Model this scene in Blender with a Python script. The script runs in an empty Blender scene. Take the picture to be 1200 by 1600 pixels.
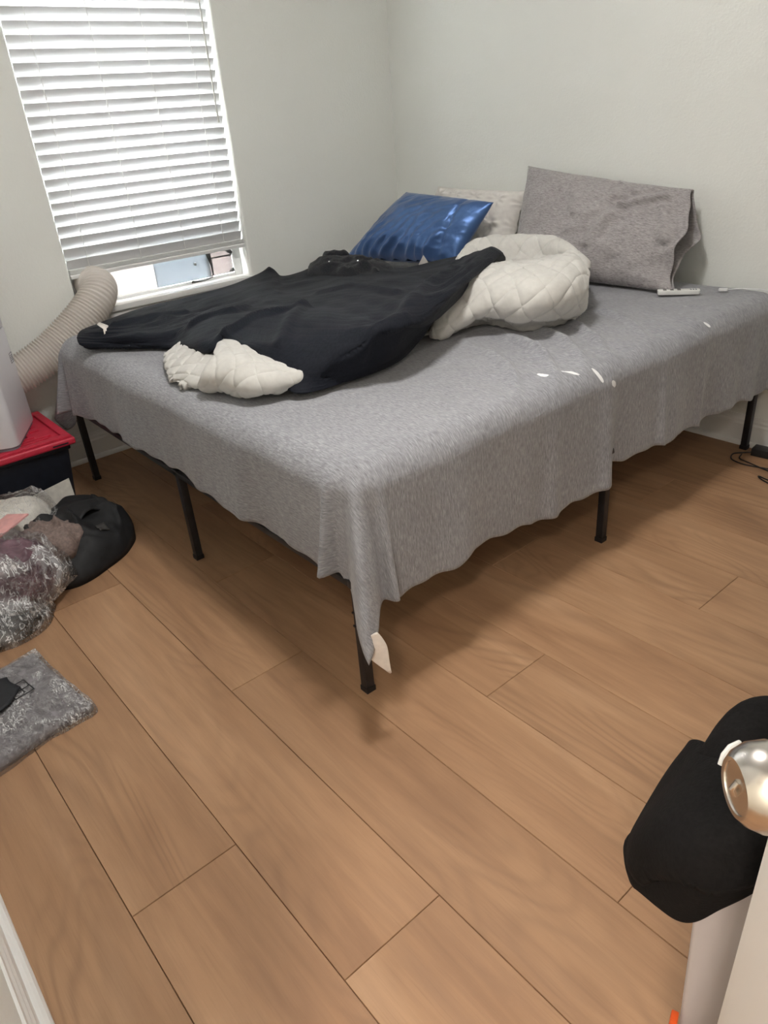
import bpy, bmesh, math, random
import numpy as np
from mathutils import Vector, Matrix

# ------------------------------------------------------------------ camera, world, lights, exposure
sc = bpy.context.scene
COL = sc.collection
cam_data = bpy.data.cameras.new('camera')
cam_data.sensor_fit = 'VERTICAL'
cam_data.sensor_height = 24.0
cam_data.lens = 1139.85 / 1600.0 * 24.0
cam_data.clip_start = 0.02
cam = bpy.data.objects.new('camera', cam_data)
COL.objects.link(cam)
yaw, pitch, roll = -0.90310, 0.50120, -0.08303
fw = Vector((math.sin(yaw) * math.cos(pitch), math.cos(yaw) * math.cos(pitch), -math.sin(pitch)))
rt = Vector((math.cos(yaw), -math.sin(yaw), 0.0))
up = rt.cross(fw)
r2 = math.cos(roll) * rt + math.sin(roll) * up
u2 = -math.sin(roll) * rt + math.cos(roll) * up
mw = Matrix((r2, u2, -fw)).transposed().to_4x4()
mw.translation = Vector((3.2897, -2.8731, 1.3089))
cam.matrix_world = mw
sc.camera = cam

sc.view_settings.view_transform = 'Standard'
sc.view_settings.look = 'None'
sc.view_settings.exposure = 0.93
sc.view_settings.gamma = 1.0
sc.view_settings.use_curve_mapping = False

world = bpy.data.worlds.new('overcast_sky')
sc.world = world
world.use_nodes = True
bg = world.node_tree.nodes['Background']
bg.inputs['Color'].default_value = (0.93, 0.97, 1.0, 1)
bg.inputs['Strength'].default_value = 112.0


def area_light(name, loc, rot, size, energy, color, size_y=None, portal=False):
    d = bpy.data.lights.new(name, 'AREA')
    d.energy = energy
    d.color = color
    d.shape = 'RECTANGLE' if size_y else 'DISK'
    d.size = size
    if size_y:
        d.size_y = size_y
    if portal:
        d.cycles.is_portal = True
    o = bpy.data.objects.new(name, d)
    o.location = loc
    o.rotation_euler = rot
    COL.objects.link(o)
    return o


area_light('window_portal', (-0.19, -1.42, 1.38), (0, math.radians(-90), 0), 1.46, 1.0, (1, 1, 1), 0.88, portal=True)
area_light('ceiling_lamp_light', (2.04, -1.80, 2.50), (0, 0, 0), 0.34, 15.5, (1.0, 0.97, 0.94))
area_light('hall_lamp_light', (3.75, -3.72, 2.42), (0, 0, 0), 0.34, 21.0, (1.0, 0.89, 0.80))


# ------------------------------------------------------------------ helpers
def obj(name, verts, faces, mat=None, parent=None, smooth=False, uv=None):
    me = bpy.data.meshes.new(name)
    me.from_pydata([tuple(map(float, v)) for v in verts], [], [tuple(map(int, f)) for f in faces])
    if uv is not None:
        lay = me.uv_layers.new(name='UVMap')
        li = np.zeros(len(me.loops), dtype=np.int32)
        me.loops.foreach_get('vertex_index', li)
        lay.data.foreach_set('uv', np.asarray(uv, dtype=np.float32)[li].ravel())
    if smooth:
        me.polygons.foreach_set('use_smooth', [True] * len(me.polygons))
    me.update()
    o = bpy.data.objects.new(name, me)
    COL.objects.link(o)
    if mat:
        me.materials.append(mat)
    if parent:
        o.parent = parent
    return o


def empty(name, loc=(0, 0, 0)):
    o = bpy.data.objects.new(name, None)
    o.location = loc
    o.empty_display_size = 0.05
    COL.objects.link(o)
    return o


def tag(o, label=None, cat=None, group=None, kind=None):
    if label:
        o['label'] = label
    if cat:
        o['category'] = cat
    if group:
        o['group'] = group
    if kind:
        o['kind'] = kind
    return o


class MB:
    """collects simple solids into one mesh"""
    def __init__(self):
        self.v, self.f = [], []

    def add(self, vs, fs):
        n = len(self.v)
        self.v += [tuple(v) for v in vs]
        self.f += [tuple(i + n for i in f) for f in fs]
        return self

    def box(self, x0, y0, z0, x1, y1, z1):
        vs = [(x, y, z) for z in (z0, z1) for y in (y0, y1) for x in (x0, x1)]
        fs = [(0, 2, 3, 1), (4, 5, 7, 6), (0, 1, 5, 4), (2, 6, 7, 3), (0, 4, 6, 2), (1, 3, 7, 5)]
        return self.add(vs, fs)

    def frustum(self, lo, hi, z0, z1):
        """lo, hi = (x0, y0, x1, y1) rectangles at z0 and z1"""
        vs = []
        for (a, b, c, d), z in ((lo, z0), (hi, z1)):
            vs += [(a, b, z), (c, b, z), (c, d, z), (a, d, z)]
        fs = [(3, 2, 1, 0), (4, 5, 6, 7)] + [(i, (i + 1) % 4, 4 + (i + 1) % 4, 4 + i) for i in range(4)]
        return self.add(vs, fs)

    def prism(self, prof, axis, a0, a1):
        """closed 2-D profile extruded along an axis; profile given in the two other axes"""
        def mk(q, a):
            return {'x': (a, q[0], q[1]), 'y': (q[0], a, q[1]), 'z': (q[0], q[1], a)}[axis]
        n = len(prof)
        vs = [mk(q, a0) for q in prof] + [mk(q, a1) for q in prof]
        fs = [(i, (i + 1) % n, n + (i + 1) % n, n + i) for i in range(n)]
        fs += [tuple(range(n))[::-1], tuple(range(n, 2 * n))]
        return self.add(vs, fs)

    def tube(self, pts, rad, seg=10, cap=True):
        pts = [Vector(q) for q in pts]
        rads = rad if hasattr(rad, '__len__') else [rad] * len(pts)
        n = len(pts)
        T = [(pts[min(i + 1, n - 1)] - pts[max(i - 1, 0)]).normalized() for i in range(n)]
        a = Vector((0, 0, 1)) if abs(T[0].z) < 0.9 else Vector((1, 0, 0))
        N = (a - T[0] * a.dot(T[0])).normalized()
        vs = []
        for i in range(n):
            N = (N - T[i] * N.dot(T[i])).normalized()
            Bn = T[i].cross(N)
            for k in range(seg):
                t = 2 * math.pi * k / seg
                vs.append(tuple(pts[i] + (N * math.cos(t) + Bn * math.sin(t)) * rads[i]))
        fs = [(i * seg + k, i * seg + (k + 1) % seg, (i + 1) * seg + (k + 1) % seg, (i + 1) * seg + k)
              for i in range(n - 1) for k in range(seg)]
        if cap:
            fs += [tuple(range(seg))[::-1], tuple(range((n - 1) * seg, n * seg))]
        return self.add(vs, fs)

    def build(self, name, mat, parent=None, smooth=False, bevel=0.0, segs=2):
        o = obj(name, self.v, self.f, mat, parent, smooth)
        bm = bmesh.new()
        bm.from_mesh(o.data)
        bmesh.ops.recalc_face_normals(bm, faces=bm.faces)
        if bevel:
            bmesh.ops.bevel(bm, geom=[e for e in bm.edges if e.calc_face_angle(0) > 0.5], offset=bevel,
                            segments=segs, profile=0.6, affect='EDGES')
        bm.to_mesh(o.data)
        bm.free()
        if smooth or bevel:
            o.data.polygons.foreach_set('use_smooth', [True] * len(o.data.polygons))
            try:
                o.data.set_sharp_from_angle(angle=math.radians(38))
            except Exception:
                pass
        return o


_rng = np.random.RandomState(7)
_LAT = _rng.rand(4096)


def _h(ix, iy, iz):
    return _LAT[((ix * 73856093) ^ (iy * 19349663) ^ (iz * 83492791)) & 4095]


def vnoise(P, scale, seed=0):
    """smooth value noise in -1..1, P (n,3) or (n,2)"""
    P = np.asarray(P, float)
    if P.shape[1] == 2:
        P = np.hstack([P, np.zeros((len(P), 1))])
    scale = np.atleast_1d(np.asarray(scale, float))
    if len(scale) == 2:
        scale = np.append(scale, 1.0)
    Q = P * scale + seed * 17.31
    I = np.floor(Q).astype(np.int64)
    f = Q - I
    f = f * f * f * (f * (f * 6 - 15) + 10)
    r = 0
    for dx in (0, 1):
        for dy in (0, 1):
            for dz in (0, 1):
                w = (f[:, 0] if dx else 1 - f[:, 0]) * (f[:, 1] if dy else 1 - f[:, 1]) * (f[:, 2] if dz else 1 - f[:, 2])
                r = r + w * _h(I[:, 0] + dx, I[:, 1] + dy, I[:, 2] + dz)
    return r * 2 - 1


def ridged(P, scale, seed=0):
    return 1 - 2 * np.abs(vnoise(P, scale, seed)) ** 0.8


def cr(ctrl, n):
    """Catmull-Rom along axis 0 -> n samples"""
    C = np.asarray(ctrl, float)
    m = len(C)
    C = np.concatenate([2 * C[:1] - C[1:2], C, 2 * C[-1:] - C[-2:-1]])
    t = np.linspace(0, m - 1 - 1e-9, n)
    i = t.astype(int)
    f = (t - i).reshape((-1,) + (1,) * (C.ndim - 1))
    a, b, c, d = C[i], C[i + 1], C[i + 2], C[i + 3]
    return 0.5 * (2 * b + (c - a) * f + (2 * a - 5 * b + 4 * c - d) * f ** 2 + (3 * b - a - 3 * c + d) * f ** 3)


def dense(ctrl, nr, nc):
    A = cr(np.asarray(ctrl, float), nr)
    return np.swapaxes(cr(np.swapaxes(A, 0, 1), nc), 0, 1)


def grid_normals(G):
    du = np.gradient(G, axis=1)
    dv = np.gradient(G, axis=0)
    N = np.cross(du, dv)
    return N / (np.linalg.norm(N, axis=2, keepdims=True) + 1e-12)


def grid_faces(nr, nc, off=0):
    return [(off + r * nc + c, off + r * nc + c + 1, off + (r + 1) * nc + c + 1, off + (r + 1) * nc + c)
            for r in range(nr - 1) for c in range(nc - 1)]


def grid_st(G):
    """mean arc length along columns and rows, metres"""
    s = np.concatenate([[0], np.cumsum(np.linalg.norm(np.diff(G, axis=1), axis=2).mean(0))])
    t = np.concatenate([[0], np.cumsum(np.linalg.norm(np.diff(G, axis=0), axis=2).mean(1))])
    return np.meshgrid(s, t)


def solidify(o, th, offset=-1):
    m = o.modifiers.new('thickness', 'SOLIDIFY')
    m.thickness = th
    m.offset = offset
    return o


# ------------------------------------------------------------------ materials
def srgb(r, g, b):
    return tuple((c / 255 / 12.92 if c / 255 <= 0.04045 else ((c / 255 + 0.055) / 1.055) ** 2.4) for c in (r, g, b)) + (1,)


class NT:
    def __init__(self, name):
        self.m = bpy.data.materials.new(name)
        self.m.use_nodes = True
        self.t = self.m.node_tree
        self.b = self.t.nodes['Principled BSDF']

    def n(self, kind, **kw):
        nd = self.t.nodes.new(kind)
        for k, v in kw.items():
            if k in nd.inputs:
                nd.inputs[k].default_value = v
            else:
                setattr(nd, k, v)
        return nd

    def l(self, a, b):
        self.t.links.new(a, b)

    def coords(self, kind='Object', scale=(1, 1, 1), rot=(0, 0, 0)):
        tc = self.n('ShaderNodeTexCoord')
        mp = self.n('ShaderNodeMapping')
        mp.inputs['Scale'].default_value = scale
        mp.inputs['Rotation'].default_value = rot
        self.l(tc.outputs[kind], mp.inputs['Vector'])
        return mp.outputs['Vector']

    def noise(self, vec, scale, detail=3, rough=0.5, dist=0.0):
        nd = self.n('ShaderNodeTexNoise')
        nd.inputs['Scale'].default_value = scale
        nd.inputs['Detail'].default_value = detail
        nd.inputs['Roughness'].default_value = rough
        nd.inputs['Distortion'].default_value = dist
        if vec is not None:
            self.l(vec, nd.inputs['Vector'])
        return nd.outputs['Fac']

    def ramp(self, fac, stops):
        nd = self.n('ShaderNodeValToRGB')
        el = nd.color_ramp.elements
        while len(el) < len(stops):
            el.new(0.5)
        for e, (p, c) in zip(el, stops):
            e.position = p
            e.color = c
        self.l(fac, nd.inputs['Fac'])
        return nd.outputs['Color']

    def mix(self, fac, a, b, blend='MIX'):
        nd = self.n('ShaderNodeMix', data_type='RGBA', blend_type=blend)
        for sock, v in ((nd.inputs[0], fac), (nd.inputs[6], a), (nd.inputs[7], b)):
            if isinstance(v, (int, float, tuple)):
                sock.default_value = v
            else:
                self.l(v, sock)
        return nd.outputs[2]

    def math(self, op, a, b=0.0):
        nd = self.n('ShaderNodeMath', operation=op)
        for i, v in enumerate((a, b)):
            if isinstance(v, (int, float)):
                nd.inputs[i].default_value = v
            else:
                self.l(v, nd.inputs[i])
        return nd.outputs[0]

    def color(self, c):
        if isinstance(c, tuple):
            self.b.inputs['Base Color'].default_value = c
        else:
            self.l(c, self.b.inputs['Base Color'])

    def bump(self, h, strength=0.3, dist=0.01, normal=None):
        nd = self.n('ShaderNodeBump')
        nd.inputs['Strength'].default_value = strength
        nd.inputs['Distance'].default_value = dist
        self.l(h, nd.inputs['Height'])
        if normal is not None:
            self.l(normal, nd.inputs['Normal'])
        self.l(nd.outputs['Normal'], self.b.inputs['Normal'])
        return nd.outputs['Normal']

    def set(self, **kw):
        for k, v in kw.items():
            self.b.inputs[k.replace('_', ' ')].default_value = v
        return self


def plain(name, c, rough=0.5, metal=0.0, vary=0.06, bump=0.0, scale=40.0, **kw):
    t = NT(name)
    v = t.coords('Object')
    f = t.noise(v, scale, 3)
    c2 = tuple(max(0, x * (1 - vary * 2)) for x in c[:3]) + (1,)
    c1 = tuple(min(1, x * (1 + vary * 2)) for x in c[:3]) + (1,)
    t.color(t.ramp(f, [(0.3, c2), (0.7, c1)]))
    t.set(Roughness=rough, Metallic=metal)
    if kw:
        t.set(**kw)
    if bump:
        t.bump(f, bump, 0.002)
    return t.m


M = {}


def m_wall(name, c):
    t = NT(name)
    v = t.coords('Object')
    a = t.noise(v, 1.3, 2)
    t.color(t.ramp(a, [(0.3, tuple(x * 0.97 for x in c[:3]) + (1,)), (0.7, c)]))
    h = t.math('ADD', t.noise(v, 110, 3, 0.55), t.math('MULTIPLY', t.noise(v, 38, 2), 0.9))
    t.bump(h, 0.35, 0.004)
    t.set(Roughness=0.75)
    return t.m


M['wall'] = m_wall('wall_paint', (0.85, 0.86, 0.815, 1))
M['ceiling'] = m_wall('ceiling_paint', (0.88, 0.88, 0.87, 1))
M['trim'] = plain('trim_paint', (0.80, 0.79, 0.76, 1), 0.35, vary=0.01, scale=6)
M['vinyl'] = plain('window_vinyl', (0.86, 0.86, 0.85, 1), 0.35, vary=0.01, scale=6)
M['door'] = plain('door_paint', (0.78, 0.755, 0.72, 1), 0.4, vary=0.015, scale=5)


def m_wood():
    t = NT('oak_plank')
    g = t.n('ShaderNodeNewGeometry')
    oi = t.n('ShaderNodeObjectInfo')
    off = t.n('ShaderNodeVectorMath', operation='MULTIPLY_ADD')
    rnd = t.n('ShaderNodeCombineXYZ')
    t.l(oi.outputs['Random'], rnd.inputs[0])
    t.l(t.math('MULTIPLY', oi.outputs['Random'], 7.0), rnd.inputs[1])
    t.l(rnd.outputs[0], off.inputs[0])
    off.inputs[1].default_value = (31.0, 13.0, 0)
    t.l(g.outputs['Position'], off.inputs[2])

    def mp(sx, sy):
        m = t.n('ShaderNodeMapping')
        m.inputs['Scale'].default_value = (sx, sy, 1)
        t.l(off.outputs[0], m.inputs['Vector'])
        return m.outputs['Vector']
    broad = t.noise(mp(0.7, 3.2), 1.5, 4, 0.55, 0.8)
    streak = t.noise(mp(1.3, 17.0), 2.0, 5, 0.6, 0.5)
    fine = t.noise(mp(7.0, 260.0), 1.4, 3, 0.6)
    # cathedral figure: contour lines of a stretched noise field
    fld = t.noise(mp(0.75, 3.1), 1.35, 1, 0.4, 0.5)
    rings = t.math('SINE', t.math('MULTIPLY', fld, 120.0))
    rings = t.math('POWER', t.math('ADD', t.math('MULTIPLY', rings, 0.5), 0.5), 2.6)
    mask = t.noise(mp(0.9, 3.4), 1.2, 2, 0.5, 0.6)
    mask = t.ramp(mask, [(0.45, (0, 0, 0, 1)), (0.62, (1, 1, 1, 1))])
    rings = t.math('MULTIPLY', rings, mask)
    base = t.ramp(broad, [(0.26, (0.225, 0.128, 0.072, 1)), (0.42, (0.300, 0.176, 0.100, 1)), (0.58, (0.340, 0.205, 0.118, 1)), (0.76, (0.395, 0.250, 0.150, 1))])
    c = t.mix(0.44, base, t.ramp(streak, [(0.3, (0.58, 0.54, 0.53, 1)), (0.62, (1, 1, 1, 1))]), 'MULTIPLY')
    c = t.mix(t.math('MULTIPLY', rings, 0.34), c, (0.16, 0.092, 0.055, 1))
    c = t.mix(t.ramp(fine, [(0.54, (0, 0, 0, 1)), (0.74, (0.22, 0.22, 0.22, 1))]), c, (0.17, 0.10, 0.06, 1))
    hs = t.n('ShaderNodeHueSaturation')
    t.l(c, hs.inputs['Color'])
    t.l(t.math('ADD', t.math('MULTIPLY', oi.outputs['Random'], 0.14), 1.12), hs.inputs['Value'])
    hs.inputs['Saturation'].default_value = 1.04
    t.color(hs.outputs['Color'])
    t.l(t.math('ADD', t.math('MULTIPLY', streak, 0.16), 0.46), t.b.inputs['Roughness'])
    t.b.inputs['Specular IOR Level'].default_value = 0.3
    t.bump(t.math('ADD', t.math('MULTIPLY', fine, 0.6), streak), 0.12, 0.002)
    return t.m


M['wood'] = m_wood()
M['seam'] = plain('plank_seam', (0.085, 0.052, 0.032, 1), 0.8)


def m_heather(name, dark, mid, light, su=70, sv=620, wrinkle=0.25, white_marks=None):
    """heathered jersey: short streaks along u; UV in metres"""
    t = NT(name)
    v1 = t.coords('UV', (su, sv, 1))
    v2 = t.coords('UV', (su * 0.5, sv * 0.36, 1))
    v3 = t.coords('UV', (5, 5, 1))
    f = t.math('ADD', t.math('MULTIPLY', t.noise(v1, 1.0, 2, 0.6), 0.55), t.math('MULTIPLY', t.noise(v2, 1.0, 2, 0.6), 0.45))
    c = t.ramp(f, [(0.33, dark), (0.5, mid), (0.67, light)])
    patch = t.noise(v3, 1.0, 3)
    c = t.mix(0.5, c, t.ramp(patch, [(0.3, (0.82, 0.82, 0.84, 1)), (0.7, (1, 1, 1, 1))]), 'MULTIPLY')
    if white_marks:
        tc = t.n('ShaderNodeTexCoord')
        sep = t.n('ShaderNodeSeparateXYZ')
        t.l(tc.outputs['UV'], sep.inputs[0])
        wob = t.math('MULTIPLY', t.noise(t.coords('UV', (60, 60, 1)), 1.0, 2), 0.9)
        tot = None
        for (cx, cy, rx, ry, ang) in white_marks:
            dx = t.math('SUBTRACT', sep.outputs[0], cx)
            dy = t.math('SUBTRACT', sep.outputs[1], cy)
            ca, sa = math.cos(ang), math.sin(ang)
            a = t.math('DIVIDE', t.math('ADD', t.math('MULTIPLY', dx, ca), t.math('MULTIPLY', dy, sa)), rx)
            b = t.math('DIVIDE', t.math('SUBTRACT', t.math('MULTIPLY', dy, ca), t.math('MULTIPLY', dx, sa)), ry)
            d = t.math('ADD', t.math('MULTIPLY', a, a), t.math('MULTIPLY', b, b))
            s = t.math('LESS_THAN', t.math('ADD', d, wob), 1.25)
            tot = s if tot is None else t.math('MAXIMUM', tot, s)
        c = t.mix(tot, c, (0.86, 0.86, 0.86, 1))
    t.color(c)
    t.set(Roughness=0.9)
    t.b.inputs['Sheen Weight'].default_value = 0.25
    w = t.noise(t.coords('UV', (16, 9, 1)), 1.0, 5, 0.6, 0.8)
    h = t.math('ADD', t.math('MULTIPLY', f, 0.12), w)
    t.bump(h, wrinkle, 0.02)
    return t.m


WHITE_MARKS = [(2.045, -1.285, 0.020, 0.007, 0.4), (2.085, -1.215, 0.030, 0.008, 0.7), (2.125, -1.13, 0.030, 0.008, 0.3),  # small white elliptical marks in the sheet colour
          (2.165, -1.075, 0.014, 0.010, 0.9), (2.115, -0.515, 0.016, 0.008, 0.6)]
M['sheet'] = m_heather('grey_heather_jersey', (0.165, 0.168, 0.180, 1), (0.285, 0.288, 0.306, 1), (0.44, 0.443, 0.465, 1), white_marks=WHITE_MARKS)
M['pillow_grey'] = m_heather('grey_taupe_heather', (0.20, 0.185, 0.185, 1), (0.36, 0.335, 0.33, 1), (0.52, 0.49, 0.485, 1), su=90, sv=520)
M['mattress'] = plain('mattress_ticking', (0.72, 0.72, 0.73, 1), 0.85)
M['black_metal'] = plain('black_steel', (0.012, 0.012, 0.014, 1), 0.42, vary=0.2)


def m_quilt_black():
    t = NT('black_channel_quilt')
    v = t.coords('UV')
    sep = t.n('ShaderNodeSeparateXYZ')
    t.l(v, sep.inputs[0])
    wv = t.math('ABSOLUTE', t.math('SINE', t.math('MULTIPLY', sep.outputs[1], math.pi / 0.028)))
    wv = t.math('POWER', wv, 0.6)
    n = t.noise(v, 9.0, 5, 0.6, 1.0)
    f = t.noise(v, 130.0, 3)
    t.color(t.ramp(f, [(0.3, (0.0055, 0.0068, 0.0115, 1)), (0.7, (0.0100, 0.0118, 0.018, 1))]))
    t.set(Roughness=0.72)
    t.b.inputs['Sheen Weight'].default_value = 0.03
    t.b.inputs['Sheen Roughness'].default_value = 0.4
    t.b.inputs['Specular IOR Level'].default_value = 0.16
    t.bump(t.math('ADD', t.math('MULTIPLY', wv, 0.10), n), 0.32, 0.014)
    return t.m


M['black_quilt'] = m_quilt_black()
M['black_fleece'] = plain('black_fleece', (0.010, 0.0108, 0.014, 1), 0.9, vary=0.3, bump=0.6, scale=160, Sheen_Weight=0.1, Specular_IOR_Level=0.25)
M['white_quilt'] = plain('white_cotton_quilt', (0.56, 0.545, 0.51, 1), 0.85, vary=0.02, bump=0.25, scale=70, Sheen_Weight=0.2)


def m_satin():
    t = NT('blue_satin')
    v = t.coords('UV')
    n = t.noise(v, 3.0, 4, 0.55, 0.6)
    t.color(t.ramp(n, [(0.3, (0.048, 0.110, 0.270, 1)), (0.7, (0.066, 0.145, 0.345, 1))]))
    t.set(Roughness=0.36, Metallic=0.55)
    t.b.inputs['Specular IOR Level'].default_value = 0.6
    t.b.inputs['Sheen Weight'].default_value = 0.15
    t.bump(t.noise(t.coords('UV', (9, 4, 1)), 1.0, 3, 0.5, 0.8), 0.22, 0.03)
    return t.m


M['satin'] = m_satin()
M['white_pillow'] = plain('white_pintuck_cotton', (0.70, 0.67, 0.63, 1), 0.85, vary=0.02, bump=0.2, scale=60)


def m_slat():
    t = NT('blind_slat_white')
    t.color((0.60, 0.60, 0.60, 1))
    t.set(Roughness=0.45)
    t.b.inputs['Transmission Weight'].default_value = 0.0
    tr = t.n('ShaderNodeBsdfTranslucent')
    tr.inputs['Color'].default_value = (0.85, 0.86, 0.85, 1)
    mx = t.n('ShaderNodeMixShader')
    mx.inputs[0].default_value = 0.012
    t.l(t.b.outputs[0], mx.inputs[1])
    t.l(tr.outputs[0], mx.inputs[2])
    t.l(mx.outputs[0], t.t.nodes['Material Output'].inputs['Surface'])
    return t.m


M['slat'] = m_slat()
M['cord'] = plain('blind_cord', (0.75, 0.75, 0.73, 1), 0.8)
M['wand'] = plain('wand_plastic', (0.50, 0.49, 0.46, 1), 0.3)
M['plastic_white'] = plain('white_appliance_plastic', (0.74, 0.73, 0.76, 1), 0.35, vary=0.01, scale=8)

M['panel_white'] = plain('vent_panel_plastic', (0.80, 0.79, 0.77, 1), 0.4, vary=0.01)


def m_film(name, tint, rough, mixw, transl=0.5, dense_=0.02):
    """thin translucent plastic sheet"""
    t = NT(name)
    t.color(tint)
    t.set(Roughness=rough)
    tr = t.n('ShaderNodeBsdfTranslucent')
    tr.inputs['Color'].default_value = tuple(c * dense_ for c in tint[:3]) + (1,)
    tp = t.n('ShaderNodeBsdfTransparent')
    tp.inputs['Color'].default_value = tuple(c * dense_ for c in tint[:3]) + (1,)
    m1 = t.n('ShaderNodeMixShader')
    m1.inputs[0].default_value = transl
    t.l(t.b.outputs[0], m1.inputs[1])
    t.l(tr.outputs[0], m1.inputs[2])
    m2 = t.n('ShaderNodeMixShader')
    m2.inputs[0].default_value = mixw
    t.l(m1.outputs[0], m2.inputs[1])
    t.l(tp.outputs[0], m2.inputs[2])
    t.l(m2.outputs[0], t.t.nodes['Material Output'].inputs['Surface'])
    return t.m


M['panel_white'] = m_film('vent_panel_translucent', (0.84, 0.81, 0.78, 1), 0.4, 0.0, 0.5, 0.22)
M['hose'] = m_film('hose_plastic', (0.88, 0.83, 0.78, 1), 0.45, 0.0, 0.35, 1.0)
M['film_blue'] = m_film('pale_blue_translucent_film', (0.73, 0.78, 0.82, 1), 0.4, 0.06, 0.5, 0.14)
M['film_clear'] = m_film('smoky_clear_film', (0.80, 0.76, 0.75, 1), 0.3, 0.75, 0.5, 0.12)


def m_clear(name, gloss_rough, base, strength, bump_scale, bump_str, floor_=0.05, glints=0.0, glare=0.0, streak=(14, 34, 20)):
    """clear wrap: transparent with crinkled gloss and optional painted-in white glints"""
    t = NT(name)
    t.t.nodes.remove(t.b)
    v = t.coords('Object')
    n1 = t.noise(v, bump_scale, 3, 0.55, 2.0)
    n2 = t.noise(v, bump_scale * 2.3, 3, 0.55, 2.5)
    cre = t.math('ADD', t.math('ABSOLUTE', t.math('SUBTRACT', n1, 0.5)), t.math('MULTIPLY', t.math('ABSOLUTE', t.math('SUBTRACT', n2, 0.5)), 0.6))
    bp = t.n('ShaderNodeBump')
    bp.inputs['Strength'].default_value = bump_str
    bp.inputs['Distance'].default_value = 0.06
    t.l(cre, bp.inputs['Height'])
    gl = t.n('ShaderNodeBsdfGlossy')
    gl.inputs['Roughness'].default_value = gloss_rough
    gl.inputs['Color'].default_value = (1, 1, 1, 1)
    t.l(bp.outputs[0], gl.inputs['Normal'])
    tp = t.n('ShaderNodeBsdfTransparent')
    tp.inputs['Color'].default_value = base
    lw = t.n('ShaderNodeLayerWeight')
    lw.inputs['Blend'].default_value = 0.35
    t.l(bp.outputs[0], lw.inputs['Normal'])
    fac = t.math('ADD', t.math('MULTIPLY', lw.outputs['Fresnel'], strength), floor_)
    mx = t.n('ShaderNodeMixShader')
    t.l(fac, mx.inputs[0])
    t.l(tp.outputs[0], mx.inputs[1])
    t.l(gl.outputs[0], mx.inputs[2])
    out = mx.outputs[0]
    if glints:
        df = t.n('ShaderNodeBsdfDiffuse')
        df.inputs['Color'].default_value = (0.92, 0.92, 0.92, 1)
        # white glints and broad glare painted into the wrap's colour, standing for reflections
        vs = t.coords('Object', streak, (0, 0, 0.55))
        sn = t.noise(vs, 1.0, 4, 0.6, 1.2)
        line = t.math('ABSOLUTE', t.math('SUBTRACT', sn, 0.5))
        area = t.noise(v, 7.0, 3, 0.5, 0.8)
        k1 = t.ramp(line, [(0.004, (1, 1, 1, 1)), (0.028, (0, 0, 0, 1))])
        k2 = t.ramp(area, [(0.44, (0.25, 0.25, 0.25, 1)), (0.60, (1, 1, 1, 1))])
        k3 = t.ramp(area, [(0.50, (0, 0, 0, 1)), (0.66, (glare, glare, glare, 1))])
        k = t.math('ADD', t.math('MULTIPLY', t.math('MULTIPLY', k1, k2), glints), k3)
        m3 = t.n('ShaderNodeMixShader')
        t.l(k, m3.inputs[0])
        t.l(out, m3.inputs[1])
        t.l(df.outputs[0], m3.inputs[2])
        out = m3.outputs[0]
    t.l(out, t.t.nodes['Material Output'].inputs['Surface'])
    return t.m


M['polybag'] = m_clear('clear_polybag', 0.16, (0.98, 0.98, 0.98, 1), 0.45, 9.0, 1.0, 0.08, 0.75, 0.30)
M['polybag_soft'] = m_clear('clear_polybag_soft', 0.13, (0.98, 0.98, 0.98, 1), 0.35, 11.0, 0.7, 0.05, 0.45, 0.12)
M['polybag_flat'] = m_clear('clear_polybag_flat', 0.13, (0.98, 0.98, 0.98, 1), 0.40, 13.0, 0.8, 0.06, 0.80, 0.10, (30, 75, 30))
M['glass'] = m_clear('window_glass', 0.02, (0.98, 0.99, 0.99, 1), 0.5, 1.0, 0.0)
M['tape'] = plain('dark_tape', (0.05, 0.048, 0.046, 1), 0.6)
M['siding'] = plain('pink_siding', (0.70, 0.62, 0.59, 1), 0.8)
M['siding_gap'] = plain('siding_shadow', (0.35, 0.30, 0.28, 1), 0.8)
M['red'] = plain('red_lid_plastic', (0.56, 0.028, 0.060, 1), 0.42, vary=0.04)
M['tote'] = plain('dark_tote_plastic', (0.010, 0.013, 0.022, 1), 0.45, vary=0.1)
M['ink'] = plain('grey_print', (0.22, 0.22, 0.25, 1), 0.6)
M['ink_black'] = plain('black_print', (0.02, 0.02, 0.022, 1), 0.6)
M['black_cloth'] = plain('black_nylon', (0.0075, 0.008, 0.0095, 1), 0.7, vary=0.2, bump=0.3, scale=30)
M['hoodie'] = plain('black_hoodie_cotton', (0.0075, 0.0068, 0.0068, 1), 0.95, vary=0.15, bump=0.3, scale=220, Specular_IOR_Level=0.15)
M['taupe'] = plain('taupe_knit', (0.22, 0.165, 0.145, 1), 0.85, vary=0.12, bump=0.5, scale=120)
M['plum'] = plain('plum_satin', (0.150, 0.085, 0.105, 1), 0.42, vary=0.2, bump=0.3, scale=25)
M['cream'] = plain('cream_cotton', (0.82, 0.79, 0.72, 1), 0.85, vary=0.04, bump=0.3, scale=40)
M['pink'] = plain('pink_card', (0.70, 0.36, 0.34, 1), 0.7)
M['paper'] = plain('off_white_paper', (0.70, 0.68, 0.62, 1), 0.8)
M['grey_knit'] = plain('grey_jersey_folded', (0.235, 0.220, 0.235, 1), 0.75, vary=0.1, bump=0.3, scale=40)
M['dark_card'] = plain('black_card', (0.012, 0.013, 0.017, 1), 0.7)
M['remote'] = plain('remote_plastic', (0.80, 0.80, 0.77, 1), 0.35, vary=0.01)
M['button'] = plain('grey_button', (0.16, 0.15, 0.14, 1), 0.5)
M['black_rubber'] = plain('black_rubber', (0.010, 0.010, 0.011, 1), 0.5, vary=0.1)
M['cable_white'] = plain('white_cable', (0.80, 0.80, 0.80, 1), 0.4)
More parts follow.
